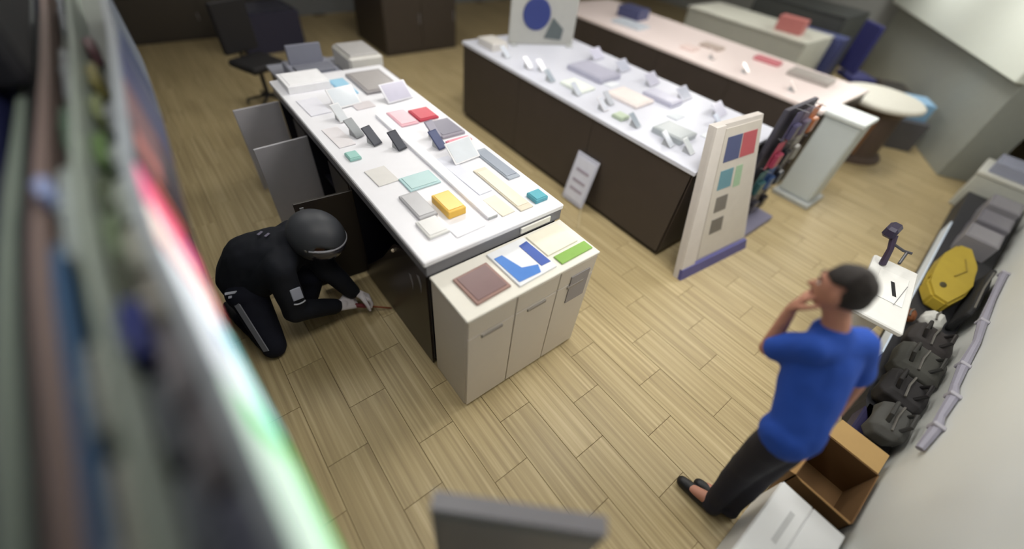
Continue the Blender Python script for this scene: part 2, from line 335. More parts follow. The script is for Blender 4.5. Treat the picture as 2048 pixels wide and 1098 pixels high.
MB().prism([(1.07, 1.07, 0.9175), (1.22, 1.065, 0.9175), (1.245, 1.12, 0.9175), (1.15, 1.15, 0.9175), (1.115, 1.29, 0.9175), (1.06, 1.29, 0.9175)], (0, 0, 0.003)).build('print', mat((76, 126, 200), 0.4), lf)
MB().prism([(1.255, 1.10, 0.9175), (1.325, 1.10, 0.9175), (1.315, 1.31, 0.9175), (1.25, 1.30, 0.9175)], (0, 0, 0.003)).build('print', mat((72, 96, 170), 0.4), lf)
slab('leaflet', 'narrow green leaflet at the cabinet corner by the aisle', 'leaflet', 1.50, 1.09, 0.26, 0.075, 0.010, (132, 172, 84), 0.905, 0.02)
slab('leaflet', 'cream leaflet behind the green one on the cabinet', 'leaflet', 1.47, 1.25, 0.25, 0.20, 0.010, (226, 222, 206), 0.905, 0.02)

# ------------------------------------------------------------------ second counter
def dark_counter(label, x0, x1, y0, y1, h, topc, n, cx=0.0):
    t = thing('display_counter', label, 'counter', ((x0 + x1) / 2, (y0 + y1) / 2, 0))
    B('body', (x0 + 0.02, y0 + 0.02, 0.0), (x1 - 0.02, y1 - 0.02, h - 0.04), mat((44, 38, 35), 0.5), t)
    L = (y1 - y0) / n
    for k in range(n):
        B('side_panel', (x0, y0 + k * L + 0.002, 0.05), (x0 + 0.02, y0 + (k + 1) * L - 0.002, h - 0.04), DARKBROWN, t, 0.003)
    B('end_panel', (x0, y0, 0.05), (x1, y0 + 0.02, h - 0.04), DARKBROWN, t, 0.003)
    B('plinth', (x0 + 0.03, y0 + 0.03, 0), (x1 - 0.03, y1 - 0.03, 0.05), BLACK, t)
    B('worktop', (x0 - 0.012, y0 - 0.012, h - 0.04), (x1 + 0.012, y1 + 0.012, h), mat(topc, 0.3, var=0.02), t, 0.005)
    return t
dark_counter('dark-sided display counter with pale blue-grey top across the aisle', 2.99, 4.42, 1.24, 4.56, 0.92, (210, 212, 224), 3)
for i, (x, y, sx, sy, h, c, lb) in enumerate((
        (3.35, 1.72, 0.26, 0.30, 0.05, (166, 172, 176), 'grey tray near the front corner of the dark-sided counter'), (3.17, 2.19, 0.12, 0.12, 0.03, (176, 190, 168), 'pale green packet on the edge of the dark-sided counter'),
        (3.6, 2.45, 0.3, 0.4, 0.03, (226, 216, 214), 'blush white leaflet stack on the dark-sided counter'), (3.75, 3.1, 0.34, 0.5, 0.05, (170, 170, 188), 'lilac grey flat box on the dark-sided counter'),
        (3.3, 2.9, 0.22, 0.3, 0.03, (226, 232, 226), 'mint white card on the dark-sided counter'), (3.92, 2.28, 0.2, 0.36, 0.04, (186, 186, 204), 'lavender tray at the far edge of the dark-sided counter'))):
    slab('display_tray' if 'tray' in lb else 'flat_box', lb, 'tray' if 'tray' in lb else 'box', x, y, sx, sy, h, c, 0.92, 0.05, None, tuple(min(255, v + 10) for v in c))
for i, (x, y, lb) in enumerate(((3.2, 1.45, 'white handset on the front corner of the dark-sided counter'), (3.3, 2.45, 'silver handset near the aisle edge of the dark-sided counter'), (3.9, 1.6, 'pale blue handset behind the grey tray on the dark-sided counter'), (3.25, 3.4, 'white handset beside the mint white card'))):
    gadget(lb, x, y, 0.92, ((225, 228, 230), (180, 182, 190), (190, 196, 214), (226, 226, 232))[i], ((206, 212, 216), (190, 194, 204), (196, 204, 220), (214, 216, 226))[i], 0.1)
ORD = ('first', 'second', 'third', 'fourth', 'fifth', 'sixth', 'seventh', 'eighth')
for k in range(7):
    gadget('pale handset, %s of the aisle-side row on the dark-sided counter' % ORD[k], 3.14 + 0.02 * (k % 2), 1.62 + 0.38 * k, 0.9205, ((206, 210, 216), (170, 178, 186), (222, 220, 226))[k % 3], ((196, 202, 214), (150, 160, 172), (206, 210, 222))[k % 3], 0.15)
for k in range(5):
    gadget('lilac-white tablet, %s of the far-side row on the dark-sided counter' % ORD[k], 4.16, 1.75 + 0.42 * k, 0.9205, (200, 200, 214), ((188, 188, 206), (176, 180, 196))[k % 2], 0.1, 0.2, 0.15, 'tablet', 'tablets on the dark-sided counter')
for k in range(5):
    slab('leaflet', 'pale leaflet, %s in the middle row on the dark-sided counter' % ORD[k], 'leaflet', 3.66 + 0.05 * (k % 2), 1.5 + 0.42 * k + 0.03, 0.16, 0.12, 0.008, ((222, 226, 232), (200, 206, 214), (226, 218, 214))[k % 3], 0.9205, 0.08)
# framed board with a round emblem standing on the counter's far end
t = thing('display_board', 'grey-white upright board with a dark blue disc on counter end', 'board', (3.85, 4.1, 0.92))
bM = rotM((3.85, 4.1, 0), math.radians(-25))
B('panel', (3.42, 4.09, 0.92), (4.25, 4.13, 1.50), mat((168, 168, 164), 0.45), t, 0.01, bM)
d = MB(); d.lathe((0, 0, 0), [(0.17, 0), (0.17, 0.012), (0.15, 0.018)], 28); T = bM @ Matrix.Translation(V((3.74, 4.09, 1.25))) @ Matrix.Rotation(math.pi / 2, 4, 'X'); d._place(d.bm.verts, T); d.build('disc', mat((44, 56, 116), 0.4), t)
d = MB(); d.prism([(3.86, 4.088, 1.0), (4.08, 4.088, 0.98), (4.1, 4.088, 1.1), (3.95, 4.088, 1.22)], (0, -0.006, 0)); d._place(d.bm.verts, bM); d.build('grey_mark', mat((86, 94, 96), 0.5), t)  # irregular dark grey shape on the board
B('foot', (3.44, 4.0, 0.92), (3.52, 4.2, 0.935), LGREY, t, 0.003, bM); B('foot', (4.15, 4.0, 0.92), (4.23, 4.2, 0.935), LGREY, t, 0.003, bM)
slab('white_box', 'small white carton beside the blue disc board', 'box', 3.2, 4.25, 0.22, 0.3, 0.08, (204, 200, 196), 0.92, 0, screen=(214, 210, 206))
# white sheet leaning at the counter foot
t = thing('floor_sign', 'white printed sheet in a frame leaning on dark counter side', 'sign', (2.93, 2.27, 0))
mb = MB().prism([(2.86, 2.13, 0.03), (2.86, 2.42, 0.03), (2.965, 2.42, 0.53), (2.965, 2.13, 0.53)], (0.012, 0, 0)); mb.build('frame', mat((196, 198, 214), 0.35), t)
mb = MB().prism([(2.866, 2.15, 0.07), (2.866, 2.40, 0.07), (2.957, 2.40, 0.50), (2.957, 2.15, 0.50)], (-0.004, 0, 0)); mb.build('sheet', mat((214, 216, 230), 0.4), t)
for z in (0.16, 0.25, 0.36):
    x = 2.866 + (z - 0.07) * 0.2116 - 0.0046
    MB().prism([(x, 2.19, z), (x, 2.36, z), (x + 0.006, 2.36, z + 0.03), (x + 0.006, 2.19, z + 0.03)], (-0.002, 0, 0)).build('print', mat((168, 160, 176), 0.5), t)
MB().tube([(2.87, 2.14, 0.035), (2.80, 2.08, 0.006), (2.63, 1.93, 0.006)], 0.006, 6).build('cord', mat((200, 186, 150), 0.6), t)
# leaning poster stand at the counter's front
t = thing('poster_stand', 'white slanted poster stand with blue foot at dark counter front', 'stand', (3.4, 1.0, 0))
def pst(x, z, off=0.0):   # point on the slanted face, which narrows upward; (x, z) are measured on a 1 m x 1.12 m sheet
    q = (x - 2.91) / 0.99; h = z / 1.12; X = 2.91 + 0.09 * h + q * (0.99 - 0.37 * h)
    return V((X, 0.935 - 0.10 * (X - 2.91) + 0.33 * h - off, z * 1.14))
def pface(name, x0, x1, z0, z1, c, par, th=0.006, off=0.0, label=None):
    mb = MB().prism([pst(x0, z0, off), pst(x1, z0, off), pst(x1, z1, off), pst(x0, z1, off)], (0, -th, 0)); o = mb.build(name, mat(c, 0.4), par)
    if label: o['label'] = label
    return o
MB().prism([pst(2.92, 0.0), pst(3.90, 0.0), pst(3.90, 1.12), pst(2.92, 1.12)], (0, 0.05, 0)).build('panel', mat((200, 194, 190), 0.4), t)
pface('side_trim', 2.92, 3.10, 0.09, 1.12, (206, 200, 196), t, 0.02); pface('foot', 2.92, 3.90, 0.0, 0.09, (82, 82, 140), t, 0.03, label='violet blue foot strip')
po = pface('poster', 3.15, 3.86, 0.11, 1.09, (196, 190, 182), t)
pface('picture', 3.22, 3.50, 0.86, 1.03, (74, 82, 120), po, 0.003, 0.006); pface('picture', 3.52, 3.80, 0.86, 1.03, (176, 84, 92), po, 0.003, 0.006); pface('picture', 3.22, 3.45, 0.66, 0.80, (96, 138, 152), po, 0.003, 0.006)
pface('picture', 3.50, 3.62, 0.64, 0.80, (150, 178, 150), po, 0.003, 0.006); pface('picture', 3.25, 3.44, 0.48, 0.60, (112, 108, 104), po, 0.003, 0.006); pface('picture', 3.25, 3.44, 0.30, 0.42, (108, 104, 100), po, 0.003, 0.006)
# rack of packets hanging beyond the poster stand
rk = thing('packet_rack', 'dark wire packet rack hung beside the slanted poster stand', 'rack', (4.3, 1.0, 0))
B('back_panel', (3.98, 1.14, 0.05), (4.58, 1.18, 1.25), mat((62, 60, 70), 0.5), rk); B('base', (3.96, 0.90, 0.0), (4.60, 1.2, 0.06), mat((120, 118, 140), 0.5), rk)
pk = [(4.05, 1.0, (88, 84, 116), 'violet grey'), (4.24, 1.0, (110, 100, 120), 'mauve'), (4.43, 0.98, (190, 120, 82), 'orange brown'), (4.05, 0.72, (176, 74, 100), 'crimson'), (4.24, 0.70, (50, 48, 56), 'black'), (4.43, 0.70, (150, 146, 140), 'pale grey'),
      (4.05, 0.42, (64, 104, 110), 'teal'), (4.24, 0.42, (66, 96, 150), 'mid blue'), (4.43, 0.42, (44, 46, 62), 'blue-black'), (4.05, 0.12, (60, 56, 58), 'charcoal'), (4.24, 0.12, (90, 88, 100), 'slate'), (4.43, 0.12, (52, 50, 56), 'dark brown')]
for x, z, c, nm in pk:
    p = thing('accessory_packet', nm + ' accessory packet hanging on the dark wire rack', 'packet', (x + 0.06, 1.1, z), 'packets on the wire rack')
    B('card', (x - 0.01, 1.085, z - 0.02), (x + 0.15, 1.09, z + 0.24), mat(c, 0.4), p, 0.001); B('blister', (x + 0.015, 1.035, z), (x + 0.125, 1.085, z + 0.14), mat(tuple(int(v * 0.85) for v in c), 0.2), p, 0.012)
    MB().tube([(x + 0.07, 1.14, z + 0.246), (x + 0.07, 1.03, z + 0.25)], 0.003, 6).build('hook', STEEL, rk)

# ------------------------------------------------------------------ third counter and things around it
dark_counter('farthest dark-sided counter with a rosy white top', 5.40, 6.76, 1.24, 5.6, 0.92, (232, 218, 216), 4)
for x, y, sx, sy, h, c, lb in ((6.15, 3.1, 0.2, 0.3, 0.03, (176, 160, 152), 'taupe flat box on the rosy white counter'), (6.4, 2.4, 0.16, 0.34, 0.04, (196, 120, 128), 'dull red flat box on the rosy white counter'),
        (5.8, 4.3, 0.3, 0.5, 0.03, (186, 194, 204), 'pale blue flat box on the rosy white counter'), (6.35, 1.8, 0.3, 0.5, 0.05, (160, 154, 150), 'grey-brown flat box on the rosy white counter'), (5.75, 3.2, 0.2, 0.2, 0.03, (220, 200, 196), 'blush flat box on the rosy white counter'),
        (6.2, 4.6, 0.3, 0.4, 0.14, (70, 74, 110), 'navy carton on the rosy white counter')):
    slab('flat_box', lb, 'box', x, y, sx, sy, h, c, 0.92, 0.1, None, tuple(min(255, v + 8) for v in c))
for x, y, lb in ((5.65, 1.7, 'white handset on the near end of the rosy white counter'), (5.65, 2.3, 'blush handset in the middle of the rosy white counter'), (5.7, 2.8, 'silver handset beyond the blush one')):
    gadget(lb, x, y, 0.92, (224, 214, 212), (230, 216, 214), 0.1)
t = thing('white_pillar_stand', 'white pillar-like stand closing the rosy white counter end', 'stand', (5.6, 0.95, 0))
B('column', (5.22, 0.80, 0.06), (5.56, 1.16, 0.95), mat((196, 204, 206), 0.4, var=0.02), t, 0.02); B('base', (5.18, 0.76, 0.0), (5.60, 1.19, 0.06), mat((180, 184, 184), 0.4), t, 0.01)
B('cap', (5.20, 0.78, 0.95), (5.58, 1.18, 1.0), mat((206, 212, 212), 0.4), t, 0.01); B('edge_strip', (5.555, 0.82, 0.06), (5.575, 1.14, 0.95), mat((128, 136, 140), 0.4), t, 0.003)
t = thing('white_table', 'white rounded table on a brown pedestal past the pillar', 'table', (7.35, 1.2, 0))
MB().lathe((7.35, 1.15, 0), [(0.46, 0.70), (0.50, 0.72), (0.50, 0.75), (0.47, 0.77)], 36).build('tabletop', mat((204, 202, 192), 0.4), t)
MB().lathe((7.35, 1.15, 0), [(0.44, 0.0), (0.44, 0.03), (0.36, 0.08), (0.34, 0.6), (0.40, 0.70)], 24).build('pedestal', mat((84, 70, 62), 0.5), t)
B('door', (6.98, 0.98, 0.10), (7.06, 1.26, 0.58), mat((130, 92, 60), 0.5), t, 0.006, label='orange brown pedestal panel')
def chair(name, label, x, y, ang, c, back_h=0.95, s=1.0):
    t = thing(name, label, 'chair', (x, y, 0)); M = rotM((x, y, 0), ang)
    B('seat', (x - 0.23, y - 0.23, 0.44), (x + 0.23, y + 0.23, 0.52), mat(c, 0.7), t, 0.03, M); B('backrest', (x - 0.22, y + 0.2, 0.56), (x + 0.22, y + 0.26, back_h), mat(c, 0.7), t, 0.025, M)
    mb = MB().tube([(x, y + 0.2, 0.46), (x, y + 0.27, 0.5), (x, y + 0.27, 0.6)], 0.015, 8); mb._place(mb.bm.verts, M); mb.build('back_support', BLACK, t)
    MB().tube([(x, y, 0.08), (x, y, 0.45)], 0.025, 10).build('column', BLACK, t)
    for k in range(5):
        a = ang + k * 2 * math.pi / 5; l = MB().tube([(x, y, 0.10), (x + 0.25 * math.cos(a), y + 0.25 * math.sin(a), 0.06)], [0.02, 0.014], 8).build('leg', BLACK, t)
        MB().tube([(x + 0.25 * math.cos(a) - 0.012, y + 0.25 * math.sin(a), 0.028), (x + 0.25 * math.cos(a) + 0.012, y + 0.25 * math.sin(a), 0.028)], 0.028, 10).build('caster', BLACK, l)
    return t
chair('swivel_chair', 'navy swivel chair behind the white rounded table', 9.1, 1.95, 0.9, (36, 38, 92), 1.25)
chair('swivel_chair', 'black swivel chair by the till desk', 0.95, 6.0, 0.4, (30, 28, 30), 1.1)
# cabinets further back
def cabinet(label, x0, x1, y0, y1, h, c, topc):
    t = thing('storage_cabinet', label, 'cabinet', ((x0 + x1) / 2, (y0 + y1) / 2, 0))
    B('body', (x0, y0, 0), (x1, y1, h), mat(c, 0.5), t, 0.008); B('top', (x0 - 0.015, y0 - 0.015, h), (x1 + 0.015, y1 + 0.015, h + 0.03), mat(topc, 0.4), t)
    xm = (x0 + x1) / 2
    for a, b in ((x0 + 0.01, xm - 0.003), (xm + 0.003, x1 - 0.01)):
        d = B('door', (a, y0 - 0.016, 0.06), (b, y0, h - 0.02), mat(tuple(int(v * 1.06) for v in c), 0.45), t, 0.003); B('handle', (b - 0.05, y0 - 0.03, h * 0.45), (b - 0.035, y0 - 0.016, h * 0.6), STEEL, d, 0.002)
    return t
cabinet('dark brown cabinet standing alone behind the middle counter', 3.05, 4.40, 6.95, 8.1, 0.98, (60, 52, 46), (72, 66, 60))
cabinet('pale grey cabinet beyond the rosy white counter', 7.75, 8.75, 2.5, 4.6, 0.95, (176, 176, 166), (190, 190, 180))
slab('flat_box', 'dusty red carton on the pale grey cabinet', 'box', 8.1, 2.95, 0.22, 0.4, 0.2, (178, 110, 106), 0.98, 0.1)
cabinet('charcoal cabinet at the far end behind the rosy white counter', 9.2, 10.3, 2.6, 4.2, 1.15, (58, 60, 58), (50, 52, 52))
slab('flat_box', 'navy crate in front of the charcoal cabinet', 'box', 8.98, 2.75, 0.34, 0.8, 0.95, (66, 72, 116), 0.0, 0.0, None, (72, 80, 124))
cabinet('low dark cabinet along the back wall with white cartons', -0.36, 2.0, 8.75, 9.5, 0.62, (58, 52, 46), (86, 80, 74))
for i, (x, lb) in enumerate(((0.05, 'first white carton from the aisle corner on the low dark cabinet'), (0.55, 'second white carton on the low dark cabinet'), (1.05, 'third white carton on the low dark cabinet'), (1.5, 'fourth white carton, near the middle counter, on the low dark cabinet'))):
    slab('white_box', lb, 'box', x, 8.95, 0.36, 0.26, 0.16, ((170, 168, 164), (156, 156, 152), (172, 164, 158), (150, 150, 150))[i], 0.65, 0, 'cartons on the low dark cabinet', (180, 178, 174))
slab('storage_crate', 'dark navy crate on the floor near the black swivel chair', 'crate', 1.55, 8.1, 0.9, 0.7, 0.55, (40, 40, 60), 0, 0.1, None, (48, 48, 66))

# ------------------------------------------------------------------ wall cabinet with lit signs beside the aisle
def lerp(tab, y):
    for (a, va), (b, vb) in zip(tab, tab[1:]):
        if y <= b: return va + (vb - va) * max(0, (y - a)) / (b - a)
    return tab[-1][1]
XF = [(0.1, -0.074), (0.25, -0.082), (0.5, -0.096), (0.8, -0.118), (1.06, -0.122), (1.56, -0.094), (2.0, -0.070), (2.6, -0.052), (4.6, -0.05)]   # gently bowed sign line
def bow(y): return lerp(XF, y)
def bowbar(name, off0, off1, z0, z1, y0, y1, material, parent, n=14, f=1.0, smooth=False):
    mb = MB(); rings = []
    for k in range(n + 1):
        y = y0 + (y1 - y0) * k / n; b = f * (bow(y) + 0.1)
        rings.append([mb.bm.verts.new(V(p)) for p in ((off1 + b, y, z0), (off0 + b, y, z0), (off0 + b, y, z1), (off1 + b, y, z1))])
    for a, b in zip(rings, rings[1:]):
        for k in range(4): mb.bm.faces.new((a[k], a[(k + 1) % 4], b[(k + 1) % 4], b[k]))
    mb.bm.faces.new(rings[0][::-1]); mb.bm.faces.new(rings[-1])
    return mb.build(name, material, parent)
WC = thing('wall_cabinet', 'shallow grey wall cabinet with cluttered overhanging top behind lit signs', 'cabinet', (-0.3, 2.0, 0))
K, DK = 0.82, 1.85      # depth scale and height of the overhanging top
bowbar('body', -0.405, -0.36, 0.0, 1.815, 0.12, 4.4, mat((92, 96, 94), 0.5), WC, 20, 0.0)
bowbar('deck', -0.405, -0.126, 1.815, DK, 0.12, 4.0, mat((104, 108, 104), 0.5), WC, 20, 0.9)
bowbar('front_rail', -0.218, -0.207, DK, 1.97, 0.12, 3.6, mat((134, 142, 134), 0.4), WC, 20, 0.7)
bowbar('divider', -0.234, -0.226, DK, 1.94, 0.12, 3.0, mat((66, 82, 60), 0.6), WC, 20, 0.7)
bowbar('blue_band', -0.282, -0.264, DK, 1.92, 0.12, 0.95, mat((56, 86, 118), 0.5), WC, 8, 0.6)
bowbar('back_board', -0.312, -0.288, DK, 1.92, 0.12, 3.0, mat((112, 96, 90), 0.6), WC, 20, 0.55)
bowbar('gap_shade_bar', -0.338, -0.320, DK, 1.90, 0.12, 3.2, BLACK, WC, 16, 0.5)  # black bar stands in for the shade of the gap
bowbar('wall_rail', -0.374, -0.352, 1.855, 1.89, 0.12, 1.8, mat((112, 122, 112), 0.5), WC, 16, 0.45)
# lit signs, one housing each
def sign(label, y0, y1, c, emit, inner=()):
    t = thing('light_box_sign', label, 'sign', (bow((y0 + y1) / 2), (y0 + y1) / 2, 1.68), 'lit signs along the wall cabinet')
    n = max(2, int((y1 - y0) / 0.06))
    bowbar('housing', -0.124, -0.104, 1.68, 1.985, y0, y1, mat((128, 134, 140), 0.5), t, n)
    fa = bowbar('face', -0.103, -0.100, 1.688, 1.975, y0 + 0.004, y1 - 0.004, mat(c, 0.4, emit=emit, var=0.02), t, n)
    for nm, a, b, z0, z1, cc, e in inner:
        bowbar(nm, -0.0995, -0.0985, z0, z1, a, b, mat(cc, 0.4, emit=e, var=0.02), fa, max(2, int((b - a) / 0.06)))
    return t
W3 = (244, 250, 248)
sign('glowing white sign with a green lower edge, nearest the camera', 0.12, 0.455, (222, 248, 234), 0.62, [('green_edge', 0.125, 0.385, 1.69, 1.765, (70, 214, 112), 0.55), ('green_block', 0.385, 0.45, 1.69, 1.92, (60, 206, 100), 0.55)])
sign('glowing white and cyan sign with a small grey-blue square logo', 0.46, 0.785, (234, 242, 250), 0.66, [('cyan_edge', 0.465, 0.78, 1.69, 1.765, (140, 226, 228), 0.6), ('logo', 0.62, 0.672, 1.79, 1.86, (104, 128, 178), 0.25)])
sign('glowing white sign framed in red', 0.79, 0.93, (250, 228, 220), 0.6, [('red_edge', 0.793, 0.812, 1.69, 1.97, (206, 70, 90), 0.4), ('red_edge', 0.81, 0.925, 1.69, 1.705, (214, 90, 104), 0.4)])
sign('glowing pink sign next to the red-framed one', 0.935, 1.09, (232, 96, 140), 0.55, [('blue_mark', 0.94, 0.96, 1.78, 1.84, (150, 160, 220), 0.4)])
sign('dim black sign with an orange corner', 1.095, 1.32, (52, 46, 56), 0.02, [('orange_corner', 1.10, 1.15, 1.75, 1.9, (206, 88, 60), 0.12), ('rose_mark', 1.20, 1.31, 1.84, 1.96, (186, 118, 112), 0.05)])
sign('dim rose and black sign past the orange-cornered one', 1.325, 1.6, (120, 90, 96), 0.02, [('dark_mark', 1.34, 1.55, 1.70, 1.80, (70, 70, 80), 0.01)])
sign('dim slate blue sign, third unlit one along', 1.605, 1.95, (72, 78, 112), 0.02)
sign('dim grey sign at the far end of the row', 1.955, 2.7, (112, 120, 132), 0.02, [('blue_mark', 2.0, 2.2, 1.72, 1.95, (62, 74, 112), 0.02)])
# stored packages on the cabinet top
def parcel(name, label, cat, x, y, sx, sy, h, c, crumple=0.004, group=None, f=0.8, seed=0, z=1.85):
    x, sx = x * 0.82, sx * 0.82; xx = x + f * 0.8 * (bow(y) + 0.1)
    t = thing(name, label, cat, (xx, y, z), group)
    mb = MB(); mb.box((xx - sx / 2, y - sy / 2, z + 0.004), (xx + sx / 2, y + sy / 2, z + h), 0.01)
    bmesh.ops.subdivide_edges(mb.bm, edges=mb.bm.edges[:], cuts=3, use_grid_fill=True); mb.crumple(crumple, 16, seed)
    mb.build('wrap', mat(c, 0.55, var=0.15, scale=22), t, True)
    B('tape', (xx - sx * 0.52, y - 0.008, z + h - 0.004), (xx + sx * 0.52, y + 0.008, z + h + 0.002), mat(tuple(min(255, int(v * 1.12)) for v in c), 0.3), t, 0.001)
    return t
pl = [(0.24, 'beige grey'), (0.40, 'ash grey'), (0.56, 'stone grey'), (0.72, 'warm grey'), (0.88, 'chalk grey'), (1.06, 'pale sage'), (1.26, 'mist grey'), (1.50, 'cool grey')]
cs = [(90, 92, 108), (104, 100, 104), (112, 108, 112), (136, 132, 124), (146, 146, 136), (140, 146, 138), (120, 126, 122), (112, 116, 118)]
for i, (y, nm) in enumerate(pl):
    parcel('padded_parcel', nm + ' padded parcel in the row just behind the lit signs', 'parcel', -0.187, y, 0.050, 0.14 + 0.02 * (i % 3), 0.075, cs[i], 0.006, 'padded parcels behind the signs', 0.9, i)
gl = [(0.30, (84, 88, 96), 'slate'), (0.47, (70, 74, 80), 'charcoal'), (0.80, (58, 62, 50), 'dark olive'), (0.95, (86, 98, 76), 'moss green'), (1.12, (62, 70, 52), 'deep green'), (1.34, (72, 96, 50), 'leaf green'), (1.60, (100, 108, 70), 'yellow green'), (1.86, (112, 106, 62), 'mustard'), (2.15, (92, 66, 70), 'maroon')]
for i, (y, c, nm) in enumerate(gl):
    parcel('stored_packet', nm + ' packet stored in the second row on the wall cabinet', 'packet', -0.233, y, 0.033, 0.14 + 0.02 * (i % 2), 0.07, c, 0.003, 'packets on the wall cabinet', 0.85, i + 20)
parcel('stored_box', 'deep blue carton stored among the packets on the wall cabinet', 'box', -0.232, 0.64, 0.038, 0.13, 0.10, (28, 38, 96), 0.001, None, 0.85, 40)
for i, (y, l, c, nm) in enumerate(((0.30, 0.26, (150, 148, 138), 'long cream'), (0.56, 0.18, (140, 142, 134), 'pale putty'), (1.05, 0.34, (148, 156, 154), 'long white-grey'), (1.45, 0.24, (72, 92, 76), 'sage green'), (1.85, 0.4, (130, 134, 136), 'silver grey'), (2.5, 0.5, (112, 116, 122), 'smoky grey'))):
    parcel('flat_carton', nm + ' flat carton in the third row on the wall cabinet', 'carton', -0.302, y, 0.028, l, 0.085, c, 0.001, 'flat cartons on the wall cabinet', 0.8, i + 60)
parcel('stored_box', 'small pale blue carton at the back of the wall cabinet', 'box', -0.336, 1.12, 0.026, 0.07, 0.11, (128, 140, 176), 0.001, None, 0.7, 77)
t = thing('loudspeaker', 'black wall loudspeaker high above the far wall cabinet', 'loudspeaker', (-0.36, 2.4, 1.87))
B('cabinet', (-0.409, 1.82, 1.90), (-0.315, 2.75, 2.24), BLACK, t, 0.02); B('grille', (-0.317, 1.85, 1.93), (-0.308, 2.72, 2.21), mat((16, 16, 20), 0.7), t, 0.004); B('bracket', (-0.4095, 2.2, 1.87), (-0.375, 2.35, 1.90), DGREY, t)
# shelf with pale goods further along that wall
t = thing('wall_shelf', 'pale grey shelf unit in the far corner beyond the lit signs', 'shelf', (-0.25, 6.2, 0))
B('back_panel', (-0.408, 5.0, 0), (-0.38, 8.4, 1.9), mat((130, 134, 138), 0.5), t)
for z in (0.1, 0.7, 1.3, 1.88): B('shelf_board', (-0.38, 5.0, z), (-0.30, 8.4, z + 0.03), mat((140, 142, 146), 0.5), t)
for y in (5.0, 6.5, 8.36): B('upright', (-0.38, y, 0), (-0.31, y + 0.035, 1.88), mat((120, 124, 128), 0.5), t)

# ------------------------------------------------------------------ low platform with bags along the right-hand wall
t = thing('low_platform', 'low dark display platform with a bright glass front edge by wall', 'platform', (4.2, -0.6, 0))
fe = lambda x: -0.50 + (x - 3.2) * 0.062 if x > 3.2 else -0.50 - (3.2 - x) * 0.14
xs = [2.38, 2.8, 3.2, 4.0, 5.0, 6.0, 7.0]
MB().prism([(2.42, -0.78, 0)] + [(x, fe(x) - (0.12 if x == 2.38 else 0), 0) for x in xs] + [(7.0, -0.78, 0)], (0, 0, 0.24)).build('base', mat((44, 44, 48), 0.6), t)
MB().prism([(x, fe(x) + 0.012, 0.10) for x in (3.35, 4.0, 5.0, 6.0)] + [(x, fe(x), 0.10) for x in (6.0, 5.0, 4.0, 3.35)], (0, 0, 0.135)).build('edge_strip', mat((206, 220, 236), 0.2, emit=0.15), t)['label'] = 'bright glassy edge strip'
B('navy_trim', (2.44, -0.66, 0.10), (2.80, -0.575, 0.24), mat((38, 36, 70), 0.5), t, 0.01)
def bag(label, x, y, sx, sy, h, c, seed, z=0.245, cat='bag', handle=True, name='soft_bag'):
    t = thing(name, label, cat, (x, y, z))
    mb = MB().box((x - sx / 2, y - sy / 2, z + 0.006), (x + sx / 2, y + sy / 2, z + h), 0.04)
    bmesh.ops.subdivide_edges(mb.bm, edges=mb.bm.edges[:], cuts=4, use_grid_fill=True); mb.crumple(0.018, 7, seed); mb.build('body', mat(c, 0.75, var=0.3, scale=9, bump=0.3), t, True)
    if handle:
        for s in (-1, 1): MB().tube([(x - sx * 0.25, y + s * sy * 0.2, z + h - 0.01), (x - sx * 0.2, y + s * sy * 0.3, z + h + 0.05), (x + sx * 0.2, y + s * sy * 0.3, z + h + 0.05), (x + sx * 0.25, y + s * sy * 0.2, z + h - 0.01)], 0.012, 8).build('handle', mat(tuple(int(v * 0.7) for v in c), 0.6), t)
    MB().tube([(x - sx * 0.4, y, z + h + 0.003), (x, y + 0.01, z + h + 0.008), (x + sx * 0.4, y, z + h + 0.003)], 0.007, 6).build('zip', mat((96, 94, 90), 0.4), t)
    return t
bag('dark grey soft bag at the near end of the low platform', 2.62, -0.69, 0.30, 0.17, 0.16, (72, 72, 70), 1)
bag('black soft bag second along the low platform', 2.93, -0.66, 0.28, 0.24, 0.17, (36, 34, 36), 2)
bag('olive grey soft bag third along the low platform', 3.26, -0.65, 0.32, 0.26, 0.17, (64, 64, 60), 3)
bag('black-brown soft bag just before the white pouch', 3.60, -0.64, 0.30, 0.25, 0.16, (46, 42, 42), 4)
bag('small white pouch between the brown pouch and yellow bag', 3.92, -0.60, 0.16, 0.14, 0.13, (196, 196, 192), 5, handle=False, cat='pouch', name='pouch')
bag('small brown pouch beside the white pouch', 3.86, -0.47, 0.14, 0.08, 0.08, (110, 62, 30), 6, handle=False, cat='pouch', name='pouch')
bag('black case behind the mustard yellow bag', 4.45, -0.724, 0.85, 0.04, 0.22, (26, 26, 28), 7, handle=False, cat='case', name='case')
yb = thing('yellow_bag', 'mustard yellow irregular bag with a black spot on the platform', 'bag', (4.6, -0.55, 0.24))
mb = MB().prism([(4.18, -0.50, 0.25), (4.16, -0.62, 0.25), (4.42, -0.68, 0.25), (4.62, -0.685, 0.25), (5.0, -0.66, 0.25), (5.28, -0.56, 0.25), (5.25, -0.45, 0.25), (4.95, -0.405, 0.25), (4.72, -0.41, 0.25), (4.55, -0.44, 0.25), (4.36, -0.42, 0.25)], (0, 0, 0.12))
bmesh.ops.bevel(mb.bm, geom=mb.bm.edges[:], offset=0.02, segments=2, affect='EDGES'); mb.build('body', mat((168, 146, 48), 0.6, var=0.12, scale=8), yb)
MB().ellip((4.40, -0.52, 0.37), 0.05, 0.025, 0.008).build('spot', mat((60, 54, 26), 0.6), yb); MB().tube([(4.62, -0.55, 0.372), (4.8, -0.60, 0.374), (5.0, -0.55, 0.372)], 0.006, 6).build('seam', mat((136, 118, 44), 0.6), yb)
